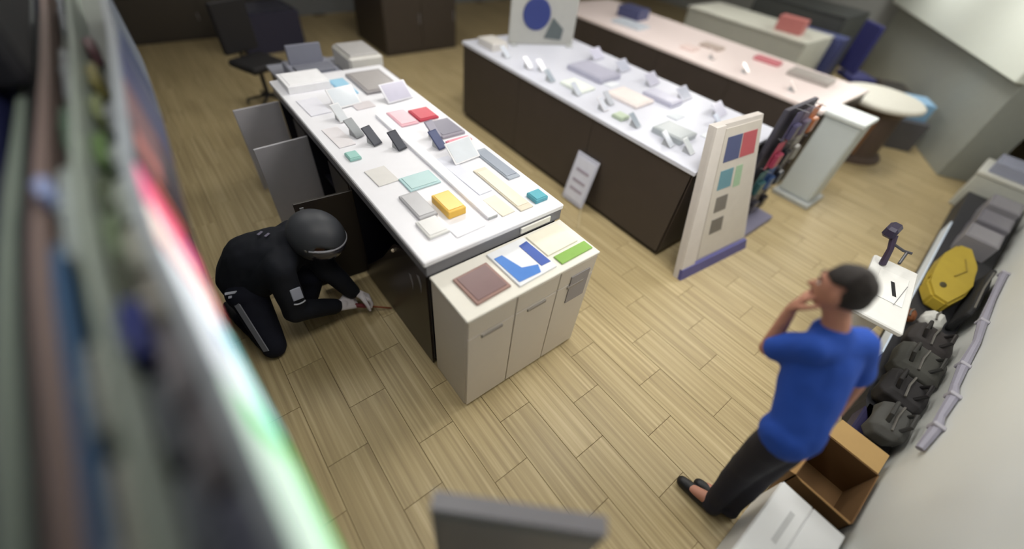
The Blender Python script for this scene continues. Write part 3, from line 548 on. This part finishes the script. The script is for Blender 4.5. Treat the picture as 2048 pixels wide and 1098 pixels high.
for i, (x, h, c, lb) in enumerate(((5.55, 0.18, (128, 126, 132), 'first grey carton past the mustard yellow bag'), (5.95, 0.20, (112, 110, 118), 'second grey carton past the mustard yellow bag'), (6.4, 0.22, (130, 128, 134), 'third grey carton past the mustard yellow bag'))):
    slab('grey_box', lb, 'box', x, -0.56, 0.34, 0.26, h, c, 0.24, 0.02, 'grey cartons on the platform', tuple(min(255, v + 12) for v in c))
t = thing('white_shelf', 'white low shelf unit past the grey cartons along wall', 'shelf', (7.6, -0.5, 0))
B('body', (7.08, -0.78, 0), (7.62, -0.2, 0.42), mat((190, 192, 184), 0.5), t, 0.01); B('top', (7.06, -0.78, 0.42), (7.64, -0.18, 0.46), mat((208, 208, 200), 0.4), t, 0.006)
slab('flat_box', 'sky blue carton on the slate crate by the bulkhead', 'box', 8.4, 0.9, 0.4, 0.3, 0.22, (136, 178, 214), 0.405, math.radians(32), None, (150, 190, 224))
slab('flat_box', 'lilac grey carton on the white low shelf', 'box', 7.34, -0.45, 0.4, 0.4, 0.12, (150, 154, 172), 0.461, 0, None, (160, 164, 182))
slab('storage_crate', 'dark brown crate at the foot of the corner bulkhead', 'crate', 9.16, 1.37, 0.7, 0.4, 0.5, (62, 52, 46), 0, math.radians(32), None, (48, 44, 44))
slab('storage_crate', 'slate crate next to the dark brown crate by the bulkhead', 'crate', 8.4, 0.9, 0.6, 0.4, 0.4, (92, 92, 98), 0, math.radians(32), None, (104, 104, 110))
# wavy grey tube in place of the wall's grey streak
t = thing('wall_streak', 'wavy grey cable running up along the white wall', 'streak', (3, -0.79, 0.8))
pts = [(2.35, 0.545), (2.5, 0.60), (2.62, 0.585), (2.8, 0.61), (2.95, 0.575), (3.2, 0.56), (3.5, 0.575), (3.85, 0.53), (4.3, 0.50), (4.8, 0.485)]
MB().tube([(x, -0.774, z) for x, z in pts], [0.02 + 0.006 * (k % 2) for k in range(len(pts))], 8).build('streak', mat((138, 136, 150), 0.5), t)
for x, z in pts[1::2]: B('streak_block', (x - 0.015, -0.799, z - 0.03), (x + 0.015, -0.745, z + 0.03), mat((160, 158, 168), 0.5), t, 0.004)
# white pedestal with card and scanner near the employee
t = thing('info_pedestal', 'white pedestal table holding a printed card behind the employee', 'pedestal', (3.1, -0.2, 0))
B('top', (2.78, -0.345, 0.74), (3.52, -0.075, 0.775), mat((216, 216, 214), 0.4), t, 0.008, rotM((3.15, -0.2, 0), 0.16)); B('column', (2.95, -0.30, 0.03), (3.35, -0.12, 0.74), mat((190, 188, 184), 0.4), t, 0.008); B('base', (2.9, -0.34, 0), (3.4, -0.08, 0.03), LGREY, t)
slab('printed_card', 'white card with a short black bar on the pedestal', 'card', 3.2, -0.21, 0.34, 0.17, 0.006, (224, 224, 222), 0.775, 0.16)
B('print', (3.10, -0.232, 0.7815), (3.26, -0.21, 0.783), BLACK, bpy.data.objects['printed_card'], 0, rotM((3.2, -0.21, 0), 0.35)); B('print', (3.02, -0.28, 0.7815), (3.3, -0.276, 0.783), GREY, bpy.data.objects['printed_card'], 0)
t = thing('barcode_scanner', 'dark violet hand scanner on its bracket at pedestal corner', 'scanner', (3.45, 0.0, 0.775))
MB().tube([(3.40, -0.09, 0.784), (3.40, -0.06, 0.90), (3.43, -0.02, 0.98)], [0.022, 0.018, 0.022], 10).build('grip', mat((54, 44, 66), 0.4), t); B('head', (3.37, -0.03, 0.96), (3.50, 0.045, 1.04), mat((46, 40, 62), 0.35), t, 0.018)
MB().tube([(3.43, -0.03, 0.93), (3.40, -0.12, 0.93), (3.40, -0.165, 0.94)], 0.009, 8).build('bracket', mat((60, 60, 66), 0.4), t); MB().tube([(3.40, -0.14, 0.93), (3.28, -0.15, 0.90)], 0.009, 8).build('arm', mat((60, 60, 66), 0.4), t)

# ------------------------------------------------------------------ near camera: grey panel, cartons
t = thing('grey_display_stand', 'grey upright display panel standing nearest below the camera', 'stand', (0.34, 0.18, 0))
g0, g1 = V((0.145, 0.362, 0)), V((0.505, 0.010, 0)); gd = (g1 - g0).normalized(); gn = V((gd.y, -gd.x, 0))
if gn.y > 0: gn = -gn
def gq(a, b, z0, z1, o0, o1): return ([g0 + gd * a + gn * o0 + V((0, 0, z0)), g0 + gd * b + gn * o0 + V((0, 0, z0)), g0 + gd * b + gn * o0 + V((0, 0, z1)), g0 + gd * a + gn * o0 + V((0, 0, z1))], gn * (o1 - o0))
L_ = (g1 - g0).length
GM = mat((150, 150, 154), 0.5)
MB().prism(*gq(0, L_, 0.25, 1.2, 0, 0.05)).build('panel', GM, t); MB().prism(*gq(0.0, L_, 1.2, 1.215, 0, 0.05)).build('top_trim', mat((124, 122, 128), 0.5), t)
MB().prism(*gq(0.02, L_ - 0.02, 0.30, 1.17, 0.05, 0.056)).build('insert', mat((158, 158, 160), 0.45), t)
MB().prism(*gq(0.06, L_ - 0.06, 0.0, 0.25, 0.015, 0.035)).build('post', DGREY, t); MB().prism(*gq(0.0, L_, 0.0, 0.02, -0.08, 0.14)).build('base', DGREY, t)
t = thing('white_carton', 'white carton on the floor behind the employee\'s legs', 'carton', (1.5, -0.6, 0))
cM = rotM((1.5, -0.6, 0), 0.0)
B('body', (1.24, -0.78, 0.0), (1.78, -0.45, 0.29), mat((214, 216, 218), 0.5, var=0.02), t, 0.01)
for y0, y1 in ((-0.776, -0.618), (-0.612, -0.454)): B('flap', (1.245, y0, 0.29), (1.775, y1, 0.297), mat((218, 220, 222), 0.5, var=0.02), t, 0.003)
B('print', (1.45, -0.57, 0.2972), (1.66, -0.545, 0.2985), mat((186, 188, 190), 0.5), t, 0)
t = thing('cardboard_box', 'open brown cardboard box with raised flaps by the wall', 'box', (2.1, -0.62, 0))
CB = mat((150, 116, 70), 0.75); CBI = mat((106, 78, 46), 0.8); bx = (1.86, 2.26, -0.775, -0.475)
mb = MB().box((bx[0], bx[2], 0), (bx[1], bx[3], 0.008), 0)
mb.box((bx[0], bx[2], 0), (bx[0] + 0.006, bx[3], 0.30), 0).box((bx[1] - 0.006, bx[2], 0), (bx[1], bx[3], 0.30), 0).box((bx[0], bx[2], 0), (bx[1], bx[2] + 0.006, 0.30), 0).box((bx[0], bx[3] - 0.006, 0), (bx[1], bx[3], 0.30), 0); mb.build('body', CBI, t)
MB().prism([(bx[1], bx[2] + 0.01, 0.30), (bx[1], bx[3] - 0.01, 0.30), (bx[1] + 0.13, bx[3] - 0.02, 0.34), (bx[1] + 0.13, bx[2] + 0.02, 0.34)], (0, 0, 0.005)).build('flap', mat((176, 144, 92), 0.7), t)
MB().prism([(bx[0], bx[3], 0.30), (bx[1], bx[3], 0.30), (bx[1] - 0.02, bx[3] + 0.09, 0.24), (bx[0] + 0.02, bx[3] + 0.09, 0.24)], (0, 0, 0.005)).build('flap', CB, t)
MB().prism([(bx[0], bx[2] + 0.01, 0.30), (bx[0], bx[3] - 0.01, 0.30), (bx[0] - 0.06, bx[3] - 0.03, 0.36), (bx[0] - 0.06, bx[2] + 0.03, 0.36)], (0, 0, 0.005)).build('flap', CB, t)

# ------------------------------------------------------------------ people
def hand(name, wrist, d, n, material, parent, side=1, curl=0.5, s=1.0, thumb=0.6):
    """palm + five fingers; d = direction of the fingers, n = back of the hand, side = which way the thumb lies (+1: d x n)"""
    d = V(d).normalized(); n = (V(n) - d * V(n).dot(d)).normalized(); b = d.cross(n) * side; wv = V(wrist)
    caps = []; kn = wv + d * 0.085 * s
    for k, (o, L) in enumerate(((0.030, 0.070), (0.010, 0.079), (-0.010, 0.074), (-0.029, 0.058))):
        p = kn + b * o * s; caps.append((wv + d * 0.012 * s + b * o * 0.6 * s, 0.017 * s, p, 0.0125 * s))
        a = curl * 0.8; dirr = d
        for j, f in enumerate((0.45, 0.32, 0.23)):
            dirr = (d * math.cos(a) - n * math.sin(a)).normalized(); q = p + dirr * L * f * s; caps.append((p, (0.0108 - 0.0012 * j) * s, q, (0.0098 - 0.0012 * j) * s)); p = q; a += curl * 0.9
    p = wv + d * 0.03 * s + b * 0.026 * s
    for j, f in enumerate((0.042, 0.034, 0.026)):
        a = thumb * (0.5 + 0.25 * j); dirr = (d * 0.75 + b * (0.65 - 0.35 * j) - n * a).normalized(); q = p + dirr * f * s; caps.append((p, (0.0145 - 0.002 * j) * s, q, (0.0125 - 0.002 * j) * s)); p = q
    caps.append((wv - d * 0.02 * s, 0.023 * s, wv + d * 0.03 * s, 0.024 * s))
    return organic(name, caps, material, parent, 0.0048, 3)
def frame(fwd, up):
    f = V(fwd).normalized(); u = (V(up) - f * V(up).dot(f)).normalized(); rt = f.cross(u)
    return Matrix((rt, f, u)).transposed()      # columns: right, forward, up

SKIN = mat((176, 124, 104), 0.55)
# --- kneeling person in black with a helmet
J = dict(hipR=V((-0.13, 2.29, 0.42)), hipL=V((-0.04, 2.47, 0.42)), knR=V((-0.13, 2.085, 0.075)), ftR=V((-0.24, 2.46, 0.065)), knL=V((0.27, 2.31, 0.33)), anL=V((0.17, 2.30, 0.10)),
         shR=V((0.09, 2.13, 0.66)), shL=V((0.25, 2.40, 0.665)), elR=V((0.07, 2.075, 0.325)), wrR=V((0.305, 2.10, 0.19)), elL=V((0.36, 2.20, 0.43)), wrL=V((0.455, 2.145, 0.22)),
         pel=V((-0.09, 2.40, 0.45)), chest=V((0.12, 2.32, 0.62)), neck=V((0.24, 2.25, 0.72)), head=V((0.355, 2.185, 0.76)))
hf = V((0.56, -0.66, -0.48)); HM = frame(hf, V((0.25, -0.25, 1)))
torso = [(J['pel'], 0.155, J['pel'].lerp(J['chest'], 0.5) + V((-0.02, 0.02, 0.05)), 0.155), (J['pel'].lerp(J['chest'], 0.5) + V((-0.02, 0.02, 0.05)), 0.155, J['chest'], 0.15), (J['chest'], 0.13, J['neck'], 0.07),
         (J['shR'], 0.075, J['shL'], 0.075), (J['shR'], 0.07, J['pel'] + V((0.05, -0.09, 0.02)), 0.10), (J['shL'], 0.07, J['pel'] + V((0.05, 0.08, 0.02)), 0.10)]
arms = [(J['shR'], 0.07, J['elR'], 0.058), (J['elR'], 0.058, J['wrR'], 0.038), (J['shL'], 0.07, J['elL'], 0.058), (J['elL'], 0.058, J['wrL'], 0.038)]
legs = [(J['hipR'], 0.10, J['knR'], 0.068), (J['knR'], 0.066, J['ftR'], 0.045), (J['hipL'], 0.10, J['knL'], 0.066), (J['knL'], 0.062, J['anL'], 0.045), (J['hipR'], 0.11, J['hipL'], 0.11)]
thief = organic('person', torso + arms + legs + [(J['neck'], 0.058, J['head'], 0.07), (J['ftR'], 0.04, J['ftR'] + V((-0.06, 0.15, -0.02)), 0.03), (J['anL'], 0.04, J['anL'] + V((0.14, -0.08, -0.055)), 0.03)], mat((150, 108, 92), 0.6), None, 0.012, 4,
                ells=[(J['head'] - HM @ V((0, 0, 0.02)), 0.074, 0.092, 0.11, HM)])
tag(thief, 'kneeling person in black with a dark helmet and white gloves prying the counter', 'person')
JK = mat((25, 27, 34), 0.75, var=0.3, scale=10, spec=0.2); TR = mat((24, 26, 38), 0.8, var=0.25, scale=10, spec=0.2)
tro = organic('trousers', legs + [(J['pel'], 0.13, J['pel'] + V((0.03, 0, 0.04)), 0.13)], TR, thief, 0.012, 5, wrinkle=0.004, grow=0.012)
jac = organic('jacket', torso + arms, JK, thief, 0.012, 5, wrinkle=0.005, grow=0.02)
organic('collar', [(J['neck'] - V((0.03, -0.015, 0.03)), 0.085, J['neck'] + V((0.03, -0.02, 0.005)), 0.078)], JK, jac, 0.012, 4)
def strip_on(name, p0, p1, off, wd, material, parent, n=8, th=0.005):
    """flat stripe of cloth sewn along a limb; off = outward direction times radius"""
    p0, p1 = V(p0), V(p1); t = (p1 - p0).normalized(); o = V(off); s = t.cross(o).normalized() * wd / 2; o1 = o.normalized() * th
    mb = MB(); rings = []
    for k in range(n + 1):
        q = p0.lerp(p1, k / n) + o * (1 - 0.3 * k / n); rings.append([mb.bm.verts.new(x) for x in (q - s, q + s, q + s * 0.85 + o1, q - s * 0.85 + o1)])
    for a, b in zip(rings, rings[1:]):
        for k in range(4): mb.bm.faces.new((a[k], a[(k + 1) % 4], b[(k + 1) % 4], b[k]))
    mb.bm.faces.new(rings[0][::-1]); mb.bm.faces.new(rings[-1]); return mb.build(name, material, parent)
so = V((-0.62, -0.62, 0.42)).normalized()
st = strip_on('side_stripe', J['hipR'].lerp(J['knR'], 0.02), J['hipR'].lerp(J['knR'], 0.98), so * 0.112, 0.042, mat((122, 124, 134), 0.7), tro); st['label'] = 'pale grey side stripe'
for k in range(3): strip_on('printed_mark', J['hipR'] + V((-0.015 + 0.006 * k, 0.02, 0.055 - 0.035 * k)), J['hipR'] + V((0.02 + 0.006 * k, 0.0, 0.05 - 0.035 * k)), so * 0.125, 0.016, mat((170, 174, 188), 0.6), tro, 2, 0.006)
# reflective pocket patch on the sleeve
pc = J['shR'].lerp(J['elR'], 0.50); pd = (V((0, 0, 2.5)) - pc + V((0.25, -1.1, -1.2))).normalized()
PM = frame(pd, (J['shR'] - J['elR']))
pat = MB().box((-0.031, -0.006, -0.042), (0.031, 0.004, 0.042), 0.004, Matrix.Translation(pc + pd * 0.083 + V((0.03, 0, 0))) @ PM.to_4x4()).build('sleeve_patch', mat((150, 154, 170), 0.4), jac); pat['label'] = 'pale grey square sleeve patch'
MB().tube([pc + pd * 0.083 + V((0.03, 0, 0)) + PM @ V((x, 0.002, -0.062 - 0.01 * (1 - (x / 0.035) ** 2))) for x in (-0.035, -0.018, 0, 0.018, 0.035)], 0.005, 6).build('piping', mat((170, 172, 182), 0.5), jac)
for k, (dx, dy) in enumerate(((0.0, 0.0), (0.03, -0.03))):
    MB().box((-0.018, -0.008, 0), (0.018, 0.008, 0.004), 0.002, Matrix.Translation(V((0.08 + dx, 2.33 + dy, 0.795 - 0.005 * k))) @ Matrix.Rotation(0.6, 4, 'Z')).build('shoulder_print', mat((96, 92, 110), 0.6), jac)
# helmet
hel = MB().ellip(J['head'], 0.142, 0.168, 0.150, HM, 4, cut=lambda c: not (c.y > 0.42 and c.z < 0.30) and c.z > -0.72).build('helmet', mat((56, 58, 63), 0.5, var=0.12, scale=7, spec=0.35), thief, True)
sol = hel.modifiers.new('shell', 'SOLIDIFY'); sol.thickness = 0.012; sol.offset = -1
def hp(az, el, k=1.0): return J['head'] + HM @ V((0.142 * k * math.cos(el) * math.sin(az), 0.168 * k * math.cos(el) * math.cos(az), 0.150 * k * math.sin(el)))
MB().tube([hp(a, 0.42 - 0.16 * abs(a) ** 2, 1.06) for a in [(-1.4 + 2.8 * k / 20) for k in range(21)]], 0.0075, 8).build('visor_rim', mat((150, 150, 158), 0.3), hel)['label'] = 'pale arc along the visor edge'
mb = MB(); rr = []
for a in [(-1.35 + 2.7 * k / 20) for k in range(21)]: rr.append([mb.bm.verts.new(hp(a, e, 1.07)) for e in (0.41 - 0.16 * a * a, 0.16 - 0.06 * a * a, -0.12, -0.42 + 0.10 * a * a)])
for a, b in zip(rr, rr[1:]):
    for k in range(3): mb.bm.faces.new((a[k], a[k + 1], b[k + 1], b[k]))
vi = mb.build('visor', mat((58, 57, 66), 0.12, spec=0.6, coat=0.5), hel, True); vi['label'] = 'smoky glossy visor'; sv = vi.modifiers.new('shell', 'SOLIDIFY'); sv.thickness = 0.004
MB().ellip(hp(1.5, 0.05, 1.0), 0.016, 0.016, 0.016).build('visor_screw', mat((120, 118, 116), 0.3, 0.4), hel, True); MB().ellip(hp(-1.5, 0.05, 1.0), 0.016, 0.016, 0.016).build('visor_screw', mat((120, 118, 116), 0.3, 0.4), hel, True)
MB().tube([hp(2.35, -0.1, 1.0), hp(2.2, -0.35, 0.98), hp(2.0, -0.62, 0.95)], 0.008, 8).build('strap', mat((110, 104, 96), 0.5), hel)
# navy patch on the helmet's side
mb = MB(); rr = []
for a in [(1.35 + 1.0 * k / 8) for k in range(9)]: rr.append([mb.bm.verts.new(hp(a, e, 1.006)) for e in (-0.3, 0.0, 0.3, 0.55)])
for a, b in zip(rr, rr[1:]):
    for k in range(3): mb.bm.faces.new((a[k], a[k + 1], b[k + 1], b[k]))
mb.build('side_decal', mat((30, 46, 84), 0.5, spec=0.3), hel, True)['label'] = 'dark blue side decal'
# gloves and shoes
GL = mat((206, 200, 204), 0.7, bump=0.1)
hand('glove', J['wrR'] + V((0.03, 0.0, -0.012)), V((0.85, 0.08, -0.30)), V((0.1, -0.55, 0.8)), GL, thief, -1, 0.75, 1.25)['label'] = 'white work glove, nearer hand'
hand('glove', J['wrL'] + V((0.022, -0.012, -0.022)), V((0.62, -0.30, -0.60)), V((0.35, 0.2, 0.85)), GL, thief, 1, 0.75, 1.25)['label'] = 'white work glove, farther hand'
SH = mat((22, 22, 26), 0.5)
organic('shoe', [(J['ftR'] + V((-0.005, 0.02, 0.0)), 0.055, J['ftR'] + V((-0.03, 0.10, -0.01)), 0.048), (J['ftR'] + V((-0.03, 0.10, -0.012)), 0.048, J['ftR'] + V((-0.05, 0.19, -0.022)), 0.036)], SH, thief, 0.01, 4)
organic('shoe', [(J['anL'] + V((-0.03, 0.02, -0.045)), 0.048, J['anL'] + V((0.06, -0.035, -0.055)), 0.042), (J['anL'] + V((0.06, -0.035, -0.055)), 0.042, J['anL'] + V((0.15, -0.09, -0.062)), 0.034)], SH, thief, 0.01, 4)
# pry tool
t = thing('pry_tool', 'red-handled screwdriver wedged under the counter door', 'tool', (0.5, 2.08, 0.1))
ta, tb_ = V((0.405, 2.105, 0.135)), V((0.674, 2.0, 0.022)); hm_ = ta.lerp(tb_, 0.42)
MB().tube([ta, ta.lerp(hm_, 0.15), ta.lerp(hm_, 0.5), ta.lerp(hm_, 0.9), hm_], [0.013, 0.018, 0.016, 0.018, 0.010], 12).build('handle', mat((112, 40, 46), 0.4), t, True)
MB().tube([hm_, hm_.lerp(tb_, 0.9), tb_], [0.0075, 0.0075, 0.005], 10).build('shaft', mat((128, 66, 38), 0.35, 0.3), t, True)

# --- employee in a blue t-shirt walking away from the wall
E = dict(hipR=V((1.64, -0.285, 0.82)), hipL=V((1.53, -0.25, 0.82)), knR=V((1.61, -0.33, 0.45)), anR=V((1.56, -0.37, 0.09)), knL=V((1.54, -0.26, 0.45)), anL=V((1.49, -0.30, 0.09)),
         pel=V((1.585, -0.265, 0.87)), chest=V((1.73, -0.15, 1.13)), neck=V((1.745, -0.08, 1.32)), head=V((1.745, -0.015, 1.455)),
         shR=V((1.86, -0.20, 1.215)), shL=V((1.645, -0.085, 1.225)), elR=V((1.93, -0.315, 0.98)), wrR=V((1.905, -0.36, 0.79)), elL=V((1.685, 0.03, 1.05)), wrL=V((1.715, 0.065, 1.265)))
EF = frame(V((-0.12, 1, -0.12)), V((0, 0.1, 1)))
et = [(E['pel'], 0.098, E['chest'], 0.105), (E['pel'] + V((0.03, -0.01, 0)), 0.08, E['chest'] + V((0.05, -0.03, 0)), 0.085), (E['pel'] - V((0.03, -0.01, 0)), 0.08, E['chest'] - V((0.04, -0.03, 0)), 0.085), (E['shR'], 0.054, E['shL'], 0.054), (E['chest'], 0.095, E['neck'], 0.05)]
eu = [(E['shR'], 0.053, E['elR'], 0.038), (E['shL'], 0.053, E['elL'], 0.038)]; ef = [(E['elR'], 0.037, E['wrR'], 0.025), (E['elL'], 0.037, E['wrL'], 0.025)]
el = [(E['hipR'], 0.078, E['knR'], 0.055), (E['knR'], 0.053, E['anR'], 0.037), (E['hipL'], 0.078, E['knL'], 0.055), (E['knL'], 0.053, E['anL'], 0.037), (E['hipR'], 0.072, E['hipL'], 0.072)]
hd = E['head']; ES = 0.9
emp = organic('person', et + eu + ef + el + [(E['neck'], 0.048, hd - V((0, 0.01, 0.045)), 0.05), (E['anR'], 0.04, E['anR'] + V((0, 0.13, -0.05)), 0.03), (E['anL'], 0.04, E['anL'] + V((-0.02, 0.13, -0.05)), 0.03),
        (hd + ES * EF @ V((0, 0.085, -0.005)), 0.012, hd + ES * EF @ V((0, 0.108, -0.03)), 0.015), (hd + ES * EF @ V((0.078, 0.0, 0.01)), 0.016, hd + ES * EF @ V((0.082, -0.005, -0.03)), 0.012), (hd + ES * EF @ V((-0.078, 0.0, 0.01)), 0.016, hd + ES * EF @ V((-0.082, -0.005, -0.03)), 0.012)], SKIN, None, 0.010, 3,
        ells=[(hd, 0.078 * ES, 0.098 * ES, 0.115 * ES, EF), (hd + ES * EF @ V((0, 0.03, -0.065)), 0.056 * ES, 0.06 * ES, 0.055 * ES, EF)])
tag(emp, 'person in a blue t-shirt and black trousers stepping past white carton', 'person')
ts = organic('t_shirt', et[:4] + [(E['chest'], 0.09, E['neck'] - V((0, 0.02, 0.06)), 0.062), (E['shR'], 0.056, E['shR'].lerp(E['elR'], 0.72), 0.050), (E['shL'], 0.056, E['shL'].lerp(E['elL'], 0.72), 0.050), (E['pel'] + V((0.045, -0.012, -0.03)), 0.094, E['pel'] + V((-0.045, 0.012, -0.03)), 0.094)], mat((42, 78, 168), 0.8, spec=0.2), emp, 0.012, 4, wrinkle=0.005, grow=0.016)
organic('trousers', el + [(E['pel'] - V((0, 0, 0.05)), 0.085, E['pel'] - V((0, 0, 0.08)), 0.085), (E['anR'], 0.042, E['anR'] - V((0, 0, 0.02)), 0.046), (E['anL'], 0.042, E['anL'] - V((0, 0, 0.02)), 0.046)], mat((30, 30, 42), 0.8), emp, 0.012, 4, wrinkle=0.004, grow=0.014)
HR = mat((34, 28, 26), 0.7, bump=0.4, scale=60)
hair = MB().ellip(hd + ES * EF @ V((0, -0.012, 0.012)), 0.088 * ES, 0.104 * ES, 0.120 * ES, EF, 4, cut=lambda c: c.z > 0.30 or (c.y < 0.15 and c.z > -0.45) ).crumple(0.006, 28, 3).build('hair', HR, emp, True); sh_ = hair.modifiers.new('thick', 'SOLIDIFY'); sh_.thickness = 0.012
for s in (-1, 1):
    e = MB().ellip(hd + ES * EF @ V((0.030 * s, 0.081, 0.008)), 0.011, 0.010, 0.007, EF).build('eye', mat((235, 232, 226), 0.3), emp, True); MB().ellip(hd + ES * EF @ V((0.030 * s, 0.0885, 0.008)), 0.006, 0.004, 0.006, EF).build('iris', mat((50, 36, 28), 0.2), e, True)
    MB().tube([hd + ES * EF @ V((0.014 * s, 0.096, 0.030)), hd + ES * EF @ V((0.032 * s, 0.094, 0.036)), hd + ES * EF @ V((0.048 * s, 0.082, 0.030))], 0.004, 6).build('eyebrow', HR, emp)
MB().tube([hd + ES * EF @ V((-0.022, 0.086, -0.062)), hd + ES * EF @ V((0, 0.094, -0.060)), hd + ES * EF @ V((0.022, 0.086, -0.062))], [0.004, 0.007, 0.004], 8).build('mouth', mat((150, 84, 80), 0.5), emp, True)
hand('hand', E['wrR'] + V((0, 0, -0.02)), V((-0.05, 0.05, -1)), V((1, 0, 0)), SKIN, emp, -1, 0.35, 0.95); hand('hand', E['wrL'] + V((0.0, 0.0, 0.016)), V((0.1, -0.1, 1)), V((-0.2, 0.95, 0.1)), SKIN, emp, 1, 0.55, 0.95)
for k in ('anR', 'anL'):
    a = E[k]; organic('shoe', [(a + V((0, -0.02, -0.045)), 0.045, a + V((-0.01, 0.08, -0.05)), 0.042), (a + V((-0.01, 0.08, -0.05)), 0.042, a + V((-0.02, 0.17, -0.056)), 0.034)], SH, emp, 0.01, 4)
